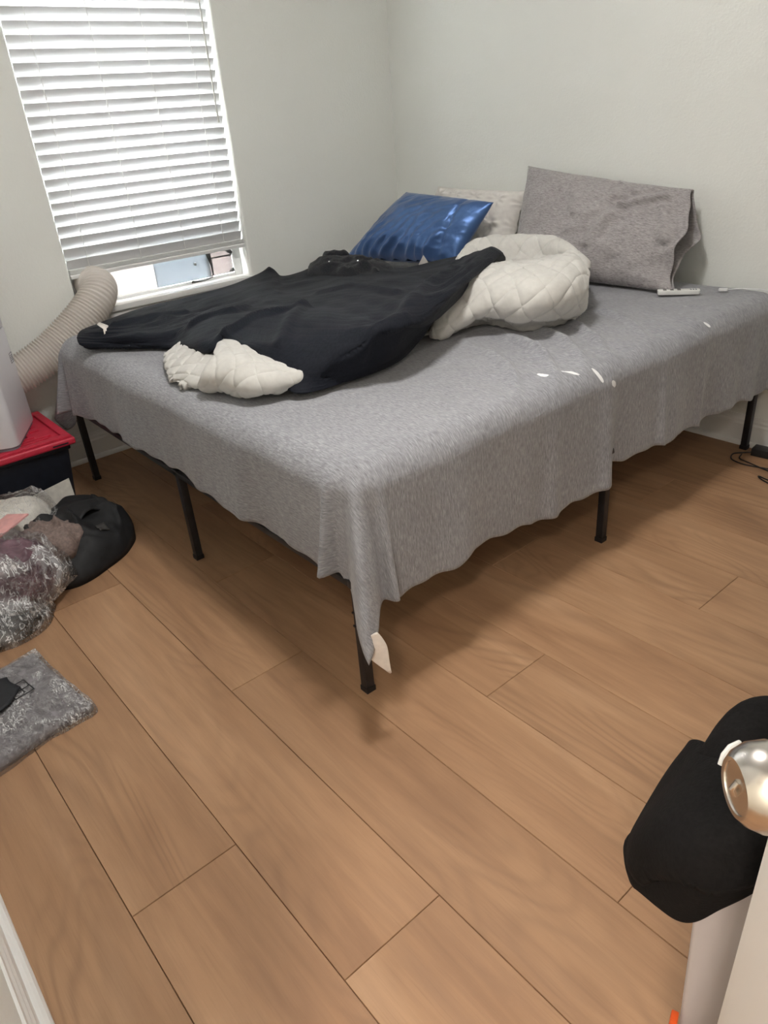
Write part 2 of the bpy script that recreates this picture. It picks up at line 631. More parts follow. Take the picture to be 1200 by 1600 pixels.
M['tagcloth'] = plain('white_tag_cloth', (0.78, 0.72, 0.66, 1), 0.85, vary=0.03, bump=0.3, scale=60)
M['nickel'] = plain('satin_nickel', (0.60, 0.56, 0.51, 1), 0.24, metal=1.0, vary=0.02)
M['hamper'] = plain('white_bin_plastic', (0.50, 0.46, 0.455, 1), 0.55, vary=0.02, scale=6)
M['orange'] = plain('orange_plastic', (0.75, 0.10, 0.015, 1), 0.4)
M['drawcord'] = plain('white_drawcord', (0.75, 0.74, 0.70, 1), 0.8)
M['snap'] = plain('shiny_snap', (0.75, 0.76, 0.78, 1), 0.15, metal=1.0)


def m_lamp():
    t = NT('lit_lamp_dome')
    t.color((0.9, 0.88, 0.83, 1))
    t.b.inputs['Emission Color'].default_value = (1.0, 0.93, 0.84, 1)
    t.b.inputs['Emission Strength'].default_value = 3.0
    return t.m


M['lamp'] = m_lamp()
# ------------------------------------------------------------------ the room
RX, HALL_Y, NEAR, CEIL = 4.30, -4.35, -2.97, 2.60
W, L, Y0 = 0.2286, 1.512, -2.7612

floor = MB().box(-0.14, HALL_Y, -0.12, RX, 0.0, -0.006).build('floor', M['seam'])
tag(floor, 'tan oak plank floor with thin dark seams', kind='structure')


def plank_mesh():
    b, e = 0.0009, 0.0005
    vs, fs = [], []
    for z, i in ((-0.006, 0.0), (-0.0016, 0.0), (0.0, b)):
        vs += [(e / L + i / L, e + i, z), (1 - e / L - i / L, e + i, z), (1 - e / L - i / L, W - e - i, z), (e / L + i / L, W - e - i, z)]
    for k in (0, 4):
        fs += [(k + i, k + (i + 1) % 4, k + 4 + (i + 1) % 4, k + 4 + i) for i in range(4)]
    fs.append((8, 9, 10, 11))
    me = bpy.data.meshes.new('plank')
    me.from_pydata(vs, [], fs)
    me.materials.append(M['wood'])
    return me


pm = plank_mesh()
JOINT = {-1: 1.15, 0: 2.2705, 1: 2.6399, 2: 1.8566, 3: 1.3639, 4: 2.3424, 5: 1.69, 6: 1.95, 7: 2.5279, 8: 1.30, 9: 2.05, 10: 2.75, 11: 1.52}
for k in range(-7, 12):
    j = JOINT.get(k, (k * 0.61) % L) % L - L
    xs = [0.0]
    while j < RX:
        if j > 0.02:
            xs.append(j)
        j += L
    xs.append(RX)
    for a, b in zip(xs, xs[1:]):
        o = bpy.data.objects.new('plank', pm)
        COL.objects.link(o)
        o.parent = floor
        o.location = (a, Y0 + k * W, 0)
        o.scale = (b - a, 1, 1)

# window wall with a bull-nosed opening
WY0, WY1, WZ0, WZ1 = -1.848, -0.987, 0.645, 2.13


def window_wall():
    b = MB()
    r, dep = 0.016, 0.14
    rings = []
    for i in range(6):
        t = i / 5 * math.pi / 2
        g = r * (1 - math.sin(t))
        rings.append((-r * (1 - math.cos(t)), g))
    rings.append((-dep, 0.0))
    vs = []
    for x, g in rings:
        vs += [(x, WY0 - g, WZ0 - g), (x, WY1 + g, WZ0 - g), (x, WY1 + g, WZ1 + g), (x, WY0 - g, WZ1 + g)]
    fs = []
    for i in range(len(rings) - 1):
        fs += [(i * 4 + k, i * 4 + (k + 1) % 4, i * 4 + 4 + (k + 1) % 4, i * 4 + 4 + k) for k in range(4)]
    n = len(vs)
    A, B_ = NEAR - 0.1, 0.1
    vs += [(0, A, 0), (0, B_, 0), (0, B_, CEIL), (0, A, CEIL), (-dep, A, 0), (-dep, B_, 0), (-dep, B_, CEIL), (-dep, A, CEIL)]
    q = len(rings) * 4 - 4
    fs += [(n, n + 1, 1, 0), (n + 1, n + 2, 2, 1), (n + 2, n + 3, 3, 2), (n + 3, n, 0, 3)]
    fs += [(n + 4, n + 5, q + 1, q), (n + 5, n + 6, q + 2, q + 1), (n + 6, n + 7, q + 3, q + 2), (n + 7, n + 4, q, q + 3)]
    b.add(vs, fs)
    return b.build('wall_left', M['wall'], smooth=True)


tag(window_wall(), kind='structure')
tag(MB().box(-0.14, 0.0, 0, RX + 0.1, 0.12, CEIL).build('wall_back', M['wall']), kind='structure')
tag(MB().box(RX, HALL_Y, 0, RX + 0.12, 0.12, CEIL).build('wall_right', M['wall']), kind='structure')
DX0, DX1, DTOP = 2.955, 3.80, 2.06
tag(MB().box(-0.14, NEAR - 0.1, 0, DX0, NEAR, CEIL).box(DX1, NEAR - 0.1, 0, RX, NEAR, CEIL)
    .box(DX0, NEAR - 0.1, DTOP, DX1, NEAR, CEIL).build('wall_front', M['wall']), kind='structure')
tag(MB().box(2.2, HALL_Y - 0.1, 0, RX, HALL_Y, CEIL).box(2.1, HALL_Y - 0.1, 0, 2.2, NEAR - 0.1, CEIL).build('wall_hall', M['wall']), kind='structure')
tag(MB().box(-0.14, HALL_Y, CEIL, RX + 0.12, 0.12, CEIL + 0.1).build('ceiling', M['ceiling']), kind='structure')

BB = [(0, 0), (.032, 0), (.0312, .007), (.0275, .0135), (.0215, .0172), (.0142, .018), (.0142, .084), (.0105, .092),
      (.0105, .101), (.0065, .109), (.0050, .121), (0, .121)]
tag(MB().prism([(d, z) for d, z in BB], 'y', NEAR, 0.0).build('baseboard_left', M['trim']), kind='structure')
tag(MB().prism([(-d, z) for d, z in BB], 'x', 0.0, RX).build('baseboard_back', M['trim']), kind='structure')
tag(MB().prism([(NEAR + d, z) for d, z in BB], 'x', 0.0, DX0 - 0.065).build('baseboard_front', M['trim']), kind='structure')
tag(MB().prism([(RX - d, z) for d, z in BB], 'y', NEAR, 0.0).build('baseboard_right', M['trim']), kind='structure')
tag(MB().box(DX0 - 0.065, NEAR - 0.005, 0, DX0 + 0.012, NEAR + 0.014, DTOP + 0.06).box(DX1 - 0.012, NEAR - 0.005, 0, DX1 + 0.065, NEAR + 0.014, DTOP + 0.06)
    .box(DX0 + 0.012, NEAR - 0.005, DTOP, DX1 - 0.012, NEAR + 0.014, DTOP + 0.06).build('trim_1', M['trim'], bevel=0.003), kind='structure')

# ---- door, ajar, hinged on the right
DF, DH = Vector((3.174, -2.430)), Vector((3.785, -2.965))
du = (DH - DF).normalized()
dn = Vector((du.y, -du.x))                     # towards the hall
door = MB()
dw = (DH - DF).length
door.box(0, -0.035, 0.008, dw, 0, 2.04)
door_o = door.build('door_1', M['door'], bevel=0.0025)
door_o.matrix_world = Matrix(((du.x, dn.x, 0, DF.x), (du.y, dn.y, 0, DF.y), (0, 0, 1, 0), (0, 0, 0, 1)))
tag(door_o, 'white painted door standing ajar with a satin nickel knob', kind='structure')
for (z0, z1) in ((0.16, 0.80), (1.02, 1.88)):
    for (a, b) in ((0.12, dw / 2 - 0.045), (dw / 2 + 0.045, dw - 0.12)):
        fr = MB()
        fr.box(a, 0, z0, b, 0.004, z0 + 0.02).box(a, 0, z1 - 0.02, b, 0.004, z1).box(a, 0, z0 + 0.02, a + 0.02, 0.004, z1 - 0.02).box(b - 0.02, 0, z0 + 0.02, b, 0.004, z1 - 0.02)
        fr.build('panel_moulding', M['door'], door_o)


def lathe(name, prof, mat, parent, center, axis, seg=40):
    """prof = (distance along the axis, radius)"""
    ax = Vector(axis).normalized()
    a = ax.orthogonal().normalized()
    b = ax.cross(a)
    vs, fs = [], []
    for d, r in prof:
        for k in range(seg):
            t = 2 * math.pi * k / seg
            vs.append(tuple(Vector(center) + ax * d + (a * math.cos(t) + b * math.sin(t)) * r))
    m = len(prof)
    fs = [(i * seg + k, i * seg + (k + 1) % seg, (i + 1) * seg + (k + 1) % seg, (i + 1) * seg + k) for i in range(m - 1) for k in range(seg)]
    fs += [tuple(range(seg))[::-1], tuple(range((m - 1) * seg, m * seg))]
    return MB().add(vs, fs).build(name, mat, parent, smooth=True)


KZ = 0.925
for sgn, y_ in ((1, 0.0), (-1, -0.035)):
    kb = lathe('door_knob', [(0, .031), (.006, .031), (.009, .026), (.011, .013), (.024, .012), (.030, .016), (.037, .024), (.047, .0285),
                             (.058, .0275), (.066, .0235), (.0705, .0190), (.0700, .0165), (.0690, .0160)], M['nickel'], door_o, (0.062, y_, KZ), (0, sgn, 0), 48)
    tag(kb, 'satin nickel round knob')
    sl = MB().tube([(0.062, y_ + sgn * 0.0688, KZ - 0.0055), (0.062, y_ + sgn * 0.0700, KZ - 0.003), (0.062, y_ + sgn * 0.0715, KZ),
                    (0.062, y_ + sgn * 0.0700, KZ + 0.003), (0.062, y_ + sgn * 0.0688, KZ + 0.0055)], 0.0022, 10)
    sl.build('lock_button', M['nickel'], kb, smooth=True)

# ---- window: frame, panes, sill
win = MB()
fx0, fx1 = -0.135, -0.082
win.box(fx0, WY0, WZ0, fx1, WY0 + 0.042, WZ1).box(fx0, WY1 - 0.042, WZ0, fx1, WY1, WZ1)
win.box(fx0, WY0 + 0.042, WZ1 - 0.045, fx1, WY1 - 0.042, WZ1).box(fx0, WY0 + 0.042, WZ0, fx1, WY1 - 0.042, WZ0 + 0.016)
win_o = win.build('window_1', M['vinyl'], bevel=0.003)
tag(win_o, 'white vinyl window frame behind the blind', kind='structure')
for (xs_, z0, z1) in ((-0.112, 0.865, 1.46), (-0.128, 1.42, WZ1 - 0.045)):
    s = MB()
    ya, yb = WY0 + 0.042, WY1 - 0.042
    s.box(xs_ - 0.012, ya, z0, xs_ + 0.014, ya + 0.035, z1).box(xs_ - 0.012, yb - 0.035, z0, xs_ + 0.014, yb, z1)
    s.box(xs_ - 0.012, ya + 0.035, z0, xs_ + 0.014, yb - 0.035, z0 + 0.035).box(xs_ - 0.012, ya + 0.035, z1 - 0.035, xs_ + 0.014, yb - 0.035, z1)
    so = s.build('sash', M['vinyl'], win_o, bevel=0.002)
    MB().box(xs_ - 0.001, ya + 0.03, z0 + 0.03, xs_ + 0.001, yb - 0.03, z1 - 0.03).build('pane', M['glass'], so)
sill = MB().box(-0.083, WY0 + 0.001, WZ0 - 0.02, 0.004, WY1 - 0.001, WZ0 + 0.003).box(0.001, WY0 - 0.022, WZ0 - 0.022, 0.026, WY1 + 0.022, WZ0 + 0.003)
sill.build('window_sill', M['trim'], win_o, bevel=0.004)
MB().box(0.0, WY0 - 0.012, WZ0 - 0.078, 0.012, WY1 + 0.012, WZ0 - 0.022).build('window_apron', M['trim'], win_o, bevel=0.003)

# ---- outside: neighbour's pink siding, built low so the skylight gets in
cladding = empty('siding_wall', (-1.7, -1.4, -0.6))
tag(cladding, 'pale pink siding of the neighbour, built low to let skylight in, seen through the gap under the blind', 'cladding')
for k in range(8):
    z0 = -0.6 + k * 0.185
    o = MB().add([(-1.70, -4.0, z0), (-1.675, -4.0, z0), (-1.695, -4.0, z0 + 0.183), (-1.70, -4.0, z0 + 0.183),
                  (-1.70, 1.6, z0), (-1.675, 1.6, z0), (-1.695, 1.6, z0 + 0.183), (-1.70, 1.6, z0 + 0.183)],
                 [(0, 1, 2, 3), (7, 6, 5, 4), (0, 4, 5, 1), (1, 5, 6, 2), (2, 6, 7, 3), (3, 7, 4, 0)]).build('board', M['siding'])
    o.parent = cladding
    o.matrix_parent_inverse = Matrix.Translation((1.7, 1.4, 0.6))
tag(MB().box(-9, -9, -0.75, -0.16, 8, -0.6).build('ground_outside', plain('pale_concrete', (0.5, 0.48, 0.45, 1), 0.9)), kind='structure')

# ---- blind
blind = empty('window_blind', (-0.03, -1.4175, 0.78))
tag(blind, 'white slatted blind lowered over most of the window', 'blind')
BX, SY0, SY1 = -0.034, -1.842, -0.993


def local(o, root):
    """parent keeping the world placement (root has no rotation)"""
    o.parent = root
    o.matrix_parent_inverse = Matrix.Translation(-Vector(root.location))
    return o


SL, TILT = 0.050, math.radians(66)
ca, sa = math.cos(TILT), math.sin(TILT)
prof = []
for i in range(7):                                    # slightly crowned section
    a = -SL / 2 + SL * i / 6
    cr_ = 0.0018 * (1 - (2 * a / SL) ** 2)
    prof.append((a * ca + cr_ * sa, a * sa - cr_ * ca))
prof += [(x - 0.0028 * sa, z + 0.0028 * ca) for x, z in prof[::-1]]
slat0 = MB().prism(prof, 'y', SY0, SY1).build('slat', M['slat'], smooth=True)
slat_me = slat0.data
PITCH = 0.0444
nsl = 0
z_edge = 0.8545
while z_edge < 2.05:
    o = slat0 if nsl == 0 else bpy.data.objects.new('slat', slat_me)
    if nsl:
        COL.objects.link(o)
    o.location = (BX, 0, z_edge - SL / 2 * sa)
    local(o, blind)
    nsl += 1
    z_edge += PITCH
flat0 = MB().box(BX - 0.025, SY0, 0.0, BX + 0.025, SY1, 0.0028).build('stacked_slat', M['vinyl'], bevel=0.0008)
for k in range(4):
    o = flat0 if k == 0 else bpy.data.objects.new('stacked_slat', flat0.data)
    if k:
        COL.objects.link(o)
    o.location = (0, 0, 0.8015 + k * 0.0042)
    local(o, blind)
local(MB().prism([(BX - 0.026, 0.7815), (BX + 0.026, 0.7815), (BX + 0.027, 0.795), (BX + 0.024, 0.7995), (BX - 0.024, 0.7995), (BX - 0.027, 0.795)], 'y', SY0 - 0.002, SY1 + 0.002)
      .build('bottom_rail', M['vinyl'], bevel=0.001), blind)
local(MB().box(BX - 0.028, SY0, 2.062, BX + 0.028, SY1, 2.118).box(BX + 0.028, SY0, 2.045, BX + 0.034, SY1, 2.12).build('head_rail', M['slat'], bevel=0.002), blind)
for yc in (-1.752, -1.515, -1.298, -1.094):
    for dx in (0.0125, -0.0125):
        c = MB().tube([(BX + dx, yc, 2.06), (BX + dx, yc, 0.785)], 0.0016, 6)
        local(c.build('ladder_cord', M['cord']), blind)
local(MB().tube([(0.004, -1.037, 2.05), (0.004, -1.036, 1.6), (0.004, -1.035, 1.332), (0.004, -1.035, 1.318)], [0.0036, 0.0036, 0.0036, 0.005], 8).build('tilt_wand', M['wand'], smooth=True), blind)

# ---- vent kit in the bottom of the window, with the hose collar
kit = empty('vent_kit', (-0.09, -1.42, 0.661))
tag(kit, 'white and pale blue plastic vent panel filling the gap under the blind', 'vent panel')
KZ0, KZ1 = 0.6615, 0.868
local(MB().box(-0.096, -1.806, KZ0, -0.086, -1.44, KZ1).build('white_panel', M['panel_white'], bevel=0.002), kit)
local(MB().box(-0.0858, -1.443, KZ0, -0.0835, -1.158, KZ1).build('blue_film', M['film_blue']), kit)
local(MB().box(-0.094, -1.175, KZ0, -0.0925, -1.03, KZ1).build('clear_film', M['film_clear']), kit)
local(MB().box(-0.0955, -1.19, 0.742, -0.0885, -1.03, 0.748).build('cross_bar', M['tape']), kit)
local(lathe('knob', [(0, .007), (.006, .007), (.009, .004)], M['panel_white'], None, (-0.086, -1.235, 0.735), (1, 0, 0), 12), kit)
col_c = (-0.086, -1.752, 0.742)
local(lathe('hose_collar', [(0, .088), (.006, .088), (.008, .083), (.03, .081), (.03, .074), (.004, .072)], M['panel_white'], None, col_c, (1, 0, 0), 40), kit)


def strip(name, pts, w, mat, root, x):
    """thin tape strip in the window plane along (y, z) points"""
    vs, n = [], len(pts)
    for i, (y, z, ww) in enumerate(pts):
        a = pts[max(i - 1, 0)]
        b = pts[min(i + 1, n - 1)]
        t = Vector((b[0] - a[0], b[1] - a[1])).normalized()
        q = Vector((-t.y, t.x)) * w * ww
        for xx in (x, x + 0.0012):
            vs += [(xx, y + q.x, z + q.y), (xx, y - q.x, z - q.y)]
    fs = []
    for i in range(n - 1):
        a, b = i * 4, i * 4 + 4
        fs += [(a + 2, b + 2, b + 3, a + 3), (a, a + 1, b + 1, b), (a, b, b + 2, a + 2), (a + 1, a + 3, b + 3, b + 1)]
    fs += [(0, 2, 3, 1), (n * 4 - 4, n * 4 - 3, n * 4 - 1, n * 4 - 2)]
    return local(MB().add(vs, fs).build(name, mat), root)


strip('tape', [(-1.165, .800, 1.0), (-1.158, .760, .8), (-1.150, .715, .45), (-1.150, .675, .25), (-1.158, .660, .2)], 0.014, M['tape'], kit, -0.0818)
strip('tape', [(-1.158, .660, .3), (-1.20, .652, .25), (-1.25, .6545, .5), (-1.27, .659, 1.2)], 0.006, M['tape'], kit, -0.080)
strip('tape', [(-1.245, .782, 1), (-1.205, .787, 1)], 0.008, M['tape'], kit, -0.0818)
strip('tape', [(-1.075, .790, .6), (-1.050, .772, 1), (-1.032, .752, .5)], 0.013, M['tape'], kit, -0.0818)
strip('tape', [(-1.060, .672, .2), (-1.032, .677, 1.3)], 0.008, M['tape'], kit, -0.0818)
strip('tape', [(-1.160, .800, .4), (-1.10, .800, .35), (-1.07, .795, .5)], 0.005, M['tape'], kit, -0.0818)
strip('tape', [(-1.812, .722, 1), (-1.808, .752, 1)], 0.009, M['tape'], kit, -0.0818)
strip('tape', [(-1.822, .672, 1), (-1.79, .668, .8)], 0.006, M['tape'], kit, -0.0818)

# ---- corrugated hose
hp = cr([(-0.062, -1.752, 0.742), (0.00, -1.752, 0.744), (0.062, -1.765, 0.738), (0.105, -1.80, 0.708), (0.122, -1.86, 0.662),
         (0.126, -1.94, 0.607), (0.126, -2.03, 0.552), (0.124, -2.12, 0.510), (0.118, -2.21, 0.478), (0.105, -2.30, 0.455)], 400)
seglen = np.concatenate([[0], np.cumsum(np.linalg.norm(np.diff(hp, axis=0), axis=1))])
NR = 330
hs = np.linspace(0, seglen[-1], NR)
hpts = np.stack([np.interp(hs, seglen, hp[:, i]) for i in range(3)], 1)
hr = 0.0715 + 0.0045 * np.clip(1.5 * np.cos(hs / 0.0135 * 2 * math.pi), -1, 1)
hose = MB().tube([tuple(q) for q in hpts], list(hr), 40, cap=False).build('exhaust_hose', M['hose'], smooth=True)
for pl in hose.data.polygons:
    pl.use_smooth = True
tag(hose, 'beige corrugated exhaust hose running from the window panel down to the white appliance', 'hose')

# ---- ceiling and hall lamps (out of view, they light the room)
for nm, (x, y), lab in (('ceiling_lamp', (2.04, -1.80), 'round flush ceiling lamp in the middle of the bedroom'),
                        ('hall_lamp', (3.75, -3.72), 'round flush ceiling lamp in the hall')):
    e = empty(nm, (x, y, CEIL))
    tag(e, lab, 'lamp')
    lathe('base', [(0, .19), (-.02, .19), (-.025, .18)], M['vinyl'], e, (0, 0, 0), (0, 0, 1), 40)
    lathe('dome', [(-.026, .175), (-.05, .16), (-.068, .12), (-.078, .06), (-.080, .01)], M['lamp'], e, (0, 0, 0), (0, 0, 1), 40)

# ------------------------------------------------------------------ the bed
FX0, FX1, FYF, FYH = 0.23, 2.128, -2.060, -0.032
bed = empty('platform_bed', (1.18, -1.04, 0))
tag(bed, 'black metal platform bed on square legs', 'bed')
RZ0, RZ1 = 0.322, 0.345
lw = 0.0125
for x in (0.247, 1.181, 2.109):
    for y in (-2.042, -1.033, -0.052):
        lo = 0.0
        l = MB().box(x - lw, y - lw, lo, x + lw, y + lw, RZ0 + 0.02).build('leg', M['black_metal'], bevel=0.002)
        local(l, bed)
        f = MB().box(x - lw - 0.0015, y - lw - 0.0015, 0.0, x + lw + 0.0015, y + lw + 0.0015, 0.016).build('foot_cap', M['black_rubber'])
        f.parent = l
        if x > 2 and y < -2:
            for z in (0.205, 0.245):
                s = MB().box(x - lw - 0.001, y - lw - 0.003, z, x + 0.004, y - lw, z + 0.005).build('slot', M['black_rubber'])
                s.parent = l
for (a, b, c, d) in ((FX0, FYF, FX0 + 0.035, FYH), (FX1 - 0.035, FYF, FX1, FYH), (1.163, FYF, 1.199, FYH)):
    local(MB().box(a, b, RZ0, c, d, RZ1).build('side_rail', M['black_metal'], bevel=0.003), bed)
for y in (FYF, -1.05, FYH - 0.035):
    local(MB().box(FX0 + 0.035, y, RZ0 + 0.002, FX1 - 0.035, y + 0.035, RZ1 - 0.002).build('cross_rail', M['black_metal'], bevel=0.003), bed)
for k in range(9):
    y = FYF + 0.13 + k * 0.205
    local(MB().box(FX0 + 0.01, y, RZ1, FX1 - 0.01, y + 0.04, RZ1 + 0.012).build('slat', M['black_metal']), bed)
# brace beside the middle foot leg
br = MB().add([(1.26, -1.99, 0.30), (1.42, -1.98, 0.30), (1.42, -1.98, 0.225), (1.40, -1.98, 0.225),
               (1.26, -1.96, 0.30), (1.42, -1.95, 0.30), (1.42, -1.95, 0.225), (1.40, -1.95, 0.225)],
              [(0, 1, 2, 3), (7, 6, 5, 4), (0, 4, 5, 1), (1, 5, 6, 2), (2, 6, 7, 3), (3, 7, 4, 0)])
local(br.build('brace', M['black_metal']), bed)

X0, X1, YF, YH, ZT, RR = 0.232, 2.135, -2.062, -0.04, 0.618, 0.065
def rounded_slab(x0, y0, x1, y1, z0, z1, rp, re, n=8):
    """slab with plan corner radius rp and soft edges re"""
    def ring(ins, z):
        r = max(rp - ins, 0.01)
        P = []
        for cx, cy, a0 in ((x1 - rp, y1 - rp, 0), (x0 + rp, y1 - rp, 90), (x0 + rp, y0 + rp, 180), (x1 - rp, y0 + rp, 270)):
            for i in range(n + 1):
                t = math.radians(a0 + 90 * i / n)
                P.append((cx + r * math.cos(t), cy + r * math.sin(t), z))
        return P
    R_ = [ring(re * (1 - math.sin(t)), z0 + re * (1 - math.cos(t))) for t in [i / 5 * math.pi / 2 for i in range(6)]]
    R_ += [ring(re * (1 - math.cos(t)), z1 - re * (1 - math.sin(t))) for t in [i / 5 * math.pi / 2 for i in range(6)]]
    m = len(R_[0])
    vs = [p for q in R_ for p in q]
    fs = [(k * m + i, k * m + (i + 1) % m, (k + 1) * m + (i + 1) % m, (k + 1) * m + i) for k in range(len(R_) - 1) for i in range(m)]
    fs += [tuple(range(m))[::-1], tuple(range((len(R_) - 1) * m, len(R_) * m))]
    return MB().add(vs, fs)


mat_o = rounded_slab(X0 + 0.008, YF + 0.008, X1 - 0.008, YH, RZ1 + 0.013, ZT - 0.004, 0.13, 0.055).build('mattress', M['mattress'], smooth=True)
tag(mat_o, 'white mattress under the grey sheet on the black frame', 'mattress')


# ---- the sheet: flat cloth coordinates (s along x, t along y) folded over the mattress edges
def sheet():
    NS, NTn = 240, 250
    a = np.linspace(0, 1, NS)
    b = np.linspace(0, 1, NTn)
    Uu, Vv = np.meshgrid(a, b)
    t = (YF - 0.225) + Vv * ((YH + 0.10) - (YF - 0.225))

    def hem_r(t):
        o = np.interp(t, [-2.3, -2.06, -1.9, -1.6, -1.36, -1.11, -1.085, -1.07, -0.9, -0.55, -0.30, -0.20, 0.1],
                      [.330, .330, .325, .325, .360, .352, .345, .302, .306, .322, .318, .33, .34])
        return o + 0.004 * np.sin(t * 31) + 0.003 * np.sin(t * 57 + 1)
    oR = hem_r(t)
    oL = 0.26 + 0 * t
    s = (X0 - oL) + Uu * ((X1 + oR) - (X0 - oL))
    # foot hem varies along s
    foot = np.interp(s, [-0.1, 0.2, 0.5, 0.9, 1.4, 1.9, 2.2, 2.6], [0.06, 0.05, 0.02, 0.005, 0.014, 0.026, 0.02, 0.01])
    foot = foot + 0.004 * np.sin(s * 29) + 0.003 * np.sin(s * 53 + 2)
    t = np.where(t < YF, YF + (t - YF) * (0.225 + foot) / 0.225, t)
    xi0, xi1, yi0, yi1 = X0 + RR, X1 - RR, YF + RR, YH - 0.03
    RC = 0.045
    ax, ay0 = 0.0, 0.0
    dxr, dxl = np.maximum(0, s - xi1), np.maximum(0, xi0 - s)
    dyf, dyh = np.maximum(0, yi0 - t), np.maximum(0, t - yi1)
    # plan of the mattress with rounded foot corners
    ex = np.maximum(0, s - (xi1 - RC)) - np.maximum(0, (xi0 + RC) - s)
    ey = np.where(t > yi1, t - yi1, -np.maximum(0, (yi0 + RC) - t))
    rc = np.where(t > yi1, 0.0, RC)
    exx = np.where(t > yi1, dxr - dxl, ex)
    dd = np.hypot(exx, ey)
    both = (np.abs(exx) > 1e-6) & (np.abs(ey) > 1e-6)
    single = np.maximum(np.maximum(dxr, dxl), np.maximum(dyf, dyh))
    d = np.where(both, np.maximum(0, dd - rc), single)
    ph = np.arctan2(np.abs(ey), np.abs(exx) + 1e-9)
    inside = both & (dd <= rc)
    r = np.where(dyh > 0, np.where(dxr + dxl > 0, RR, 0.03), RR)
    th = np.minimum(d / r, math.pi / 2)
    out = r * np.sin(th)
    drop = r * (1 - np.cos(th)) + np.maximum(0, d - r * math.pi / 2)
    hang = np.maximum(0, d - r * 0.9)
    q = ph / (math.pi / 2)
    cw = np.sin(np.pi * np.clip(q, 0, 1)) ** 0.5
    # corner cone with three hanging folds
    fold = np.exp(-((q - 0.12) / 0.06) ** 2) * 0.22 + np.exp(-((q - 0.43) / 0.10) ** 2) * 0.34 + np.exp(-((q - 0.85) / 0.06) ** 2) * 0.32 + 0.0
    flare = np.where(both & (dyf + (ey < 0) > 0), fold * cw, np.where(both, 0.08 * cw, 0.0))
    out = out + hang * flare
    drop = drop * (1 - 0.15 * np.where(both & (ey < 0), cw, 0))
    dx, dy = exx, ey
    # soft vertical folds on the straight drops
    lin = np.where(dxr + dxl > dyf + dyh, t, s)
    k = np.clip(hang / 0.3, 0, 1.2)
    P2 = np.stack([lin.ravel(), (lin * 0).ravel()], 1)
    w = vnoise(P2, (8, 1), 3) * 0.017 + vnoise(P2, (19, 1), 5) * 0.009
    w = w.reshape(lin.shape)
    side = dxr + dxl > dyf + dyh
    w = w + np.where(side & (dxr > 0), 0.020 * np.exp(-((t + 1.10) / 0.035) ** 2) + 0.012 * np.exp(-((t + 0.22) / 0.05) ** 2)
                     - 0.012 * np.exp(-((t + 1.04) / 0.03) ** 2) + 0.014 * np.exp(-((t + 0.80) / 0.02) ** 2)
                     + 0.012 * np.exp(-((t + 1.34) / 0.025) ** 2) + 0.010 * np.exp(-((t + 0.55) / 0.02) ** 2), 0)
    out = out + np.where(both, 0.3, 1.0) * w * k + 0.012 * k
    nx = np.where(both, np.cos(ph) * np.sign(exx), np.where(dxr + dxl > 0, np.sign(dxr - dxl), 0))
    ny = np.where(both, np.sin(ph) * np.sign(ey), np.where(dyf + dyh > 0, np.sign(dyh - dyf), 0))
    rad = out + np.where(both, rc, 0)
    bx = np.where(both, s - exx, np.clip(s, xi0, xi1))
    by = np.where(both, t - ey, np.clip(t, yi0, yi1))
    x = np.where(inside, s, bx + nx * rad)
    y = np.where(inside, t, by + ny * rad)
    y = np.minimum(y, -0.006)
    z = ZT + 0.004 - drop
    # wrinkles on top
    P = np.stack([s.ravel(), t.ravel()], 1)
    wr = vnoise(P, (5, 3), 11) * 0.5 + ridged(P @ np.array([[0.8, -0.6], [0.6, 0.8]]), (4, 13), 12) * 0.5 + vnoise(P, (16, 11), 13) * 0.25
    zone = np.exp(-(((s - 1.95) / 0.30) ** 2 + ((t + 1.05) / 0.55) ** 2))
    topk = np.clip(1 - d / 0.12, 0, 1)
    # pulled creases running from the quilt to the long edge
    u_ = (s - 1.75) * 0.55 + (t + 1.0) * 0.83
    cre = 0
    for c0, am in ((-0.18, .010), (-0.05, .014), (0.06, .011), (0.16, .012), (0.33, .008)):
        cre = cre + am * np.exp(-((u_ - c0 + 0.03 * np.sin(9 * s)) / 0.016) ** 2)
    cre = cre * np.exp(-((s - 1.86) / 0.20) ** 2)
    rdg = ridged(np.stack([t.ravel() + 0.12 * s.ravel(), s.ravel() * 0.6], 1), (13, 2), 17).reshape(s.shape)
    z = z + 0.0045 * rdg * np.exp(-((s - 2.02) / 0.13) ** 2) * np.clip((t + 1.75) / 0.3, 0, 1)
    z = z + (wr.reshape(s.shape) * (0.0035 + 0.0060 * zone) + 2.2 * cre) * topk
    V = np.stack([x, y, z], 2).reshape(-1, 3)
    uv = np.stack([s.ravel(), t.ravel()], 1)
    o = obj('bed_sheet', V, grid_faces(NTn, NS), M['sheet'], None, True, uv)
    solidify(o, 0.0022, 1)
    return o, V.reshape(NTn, NS, 3)


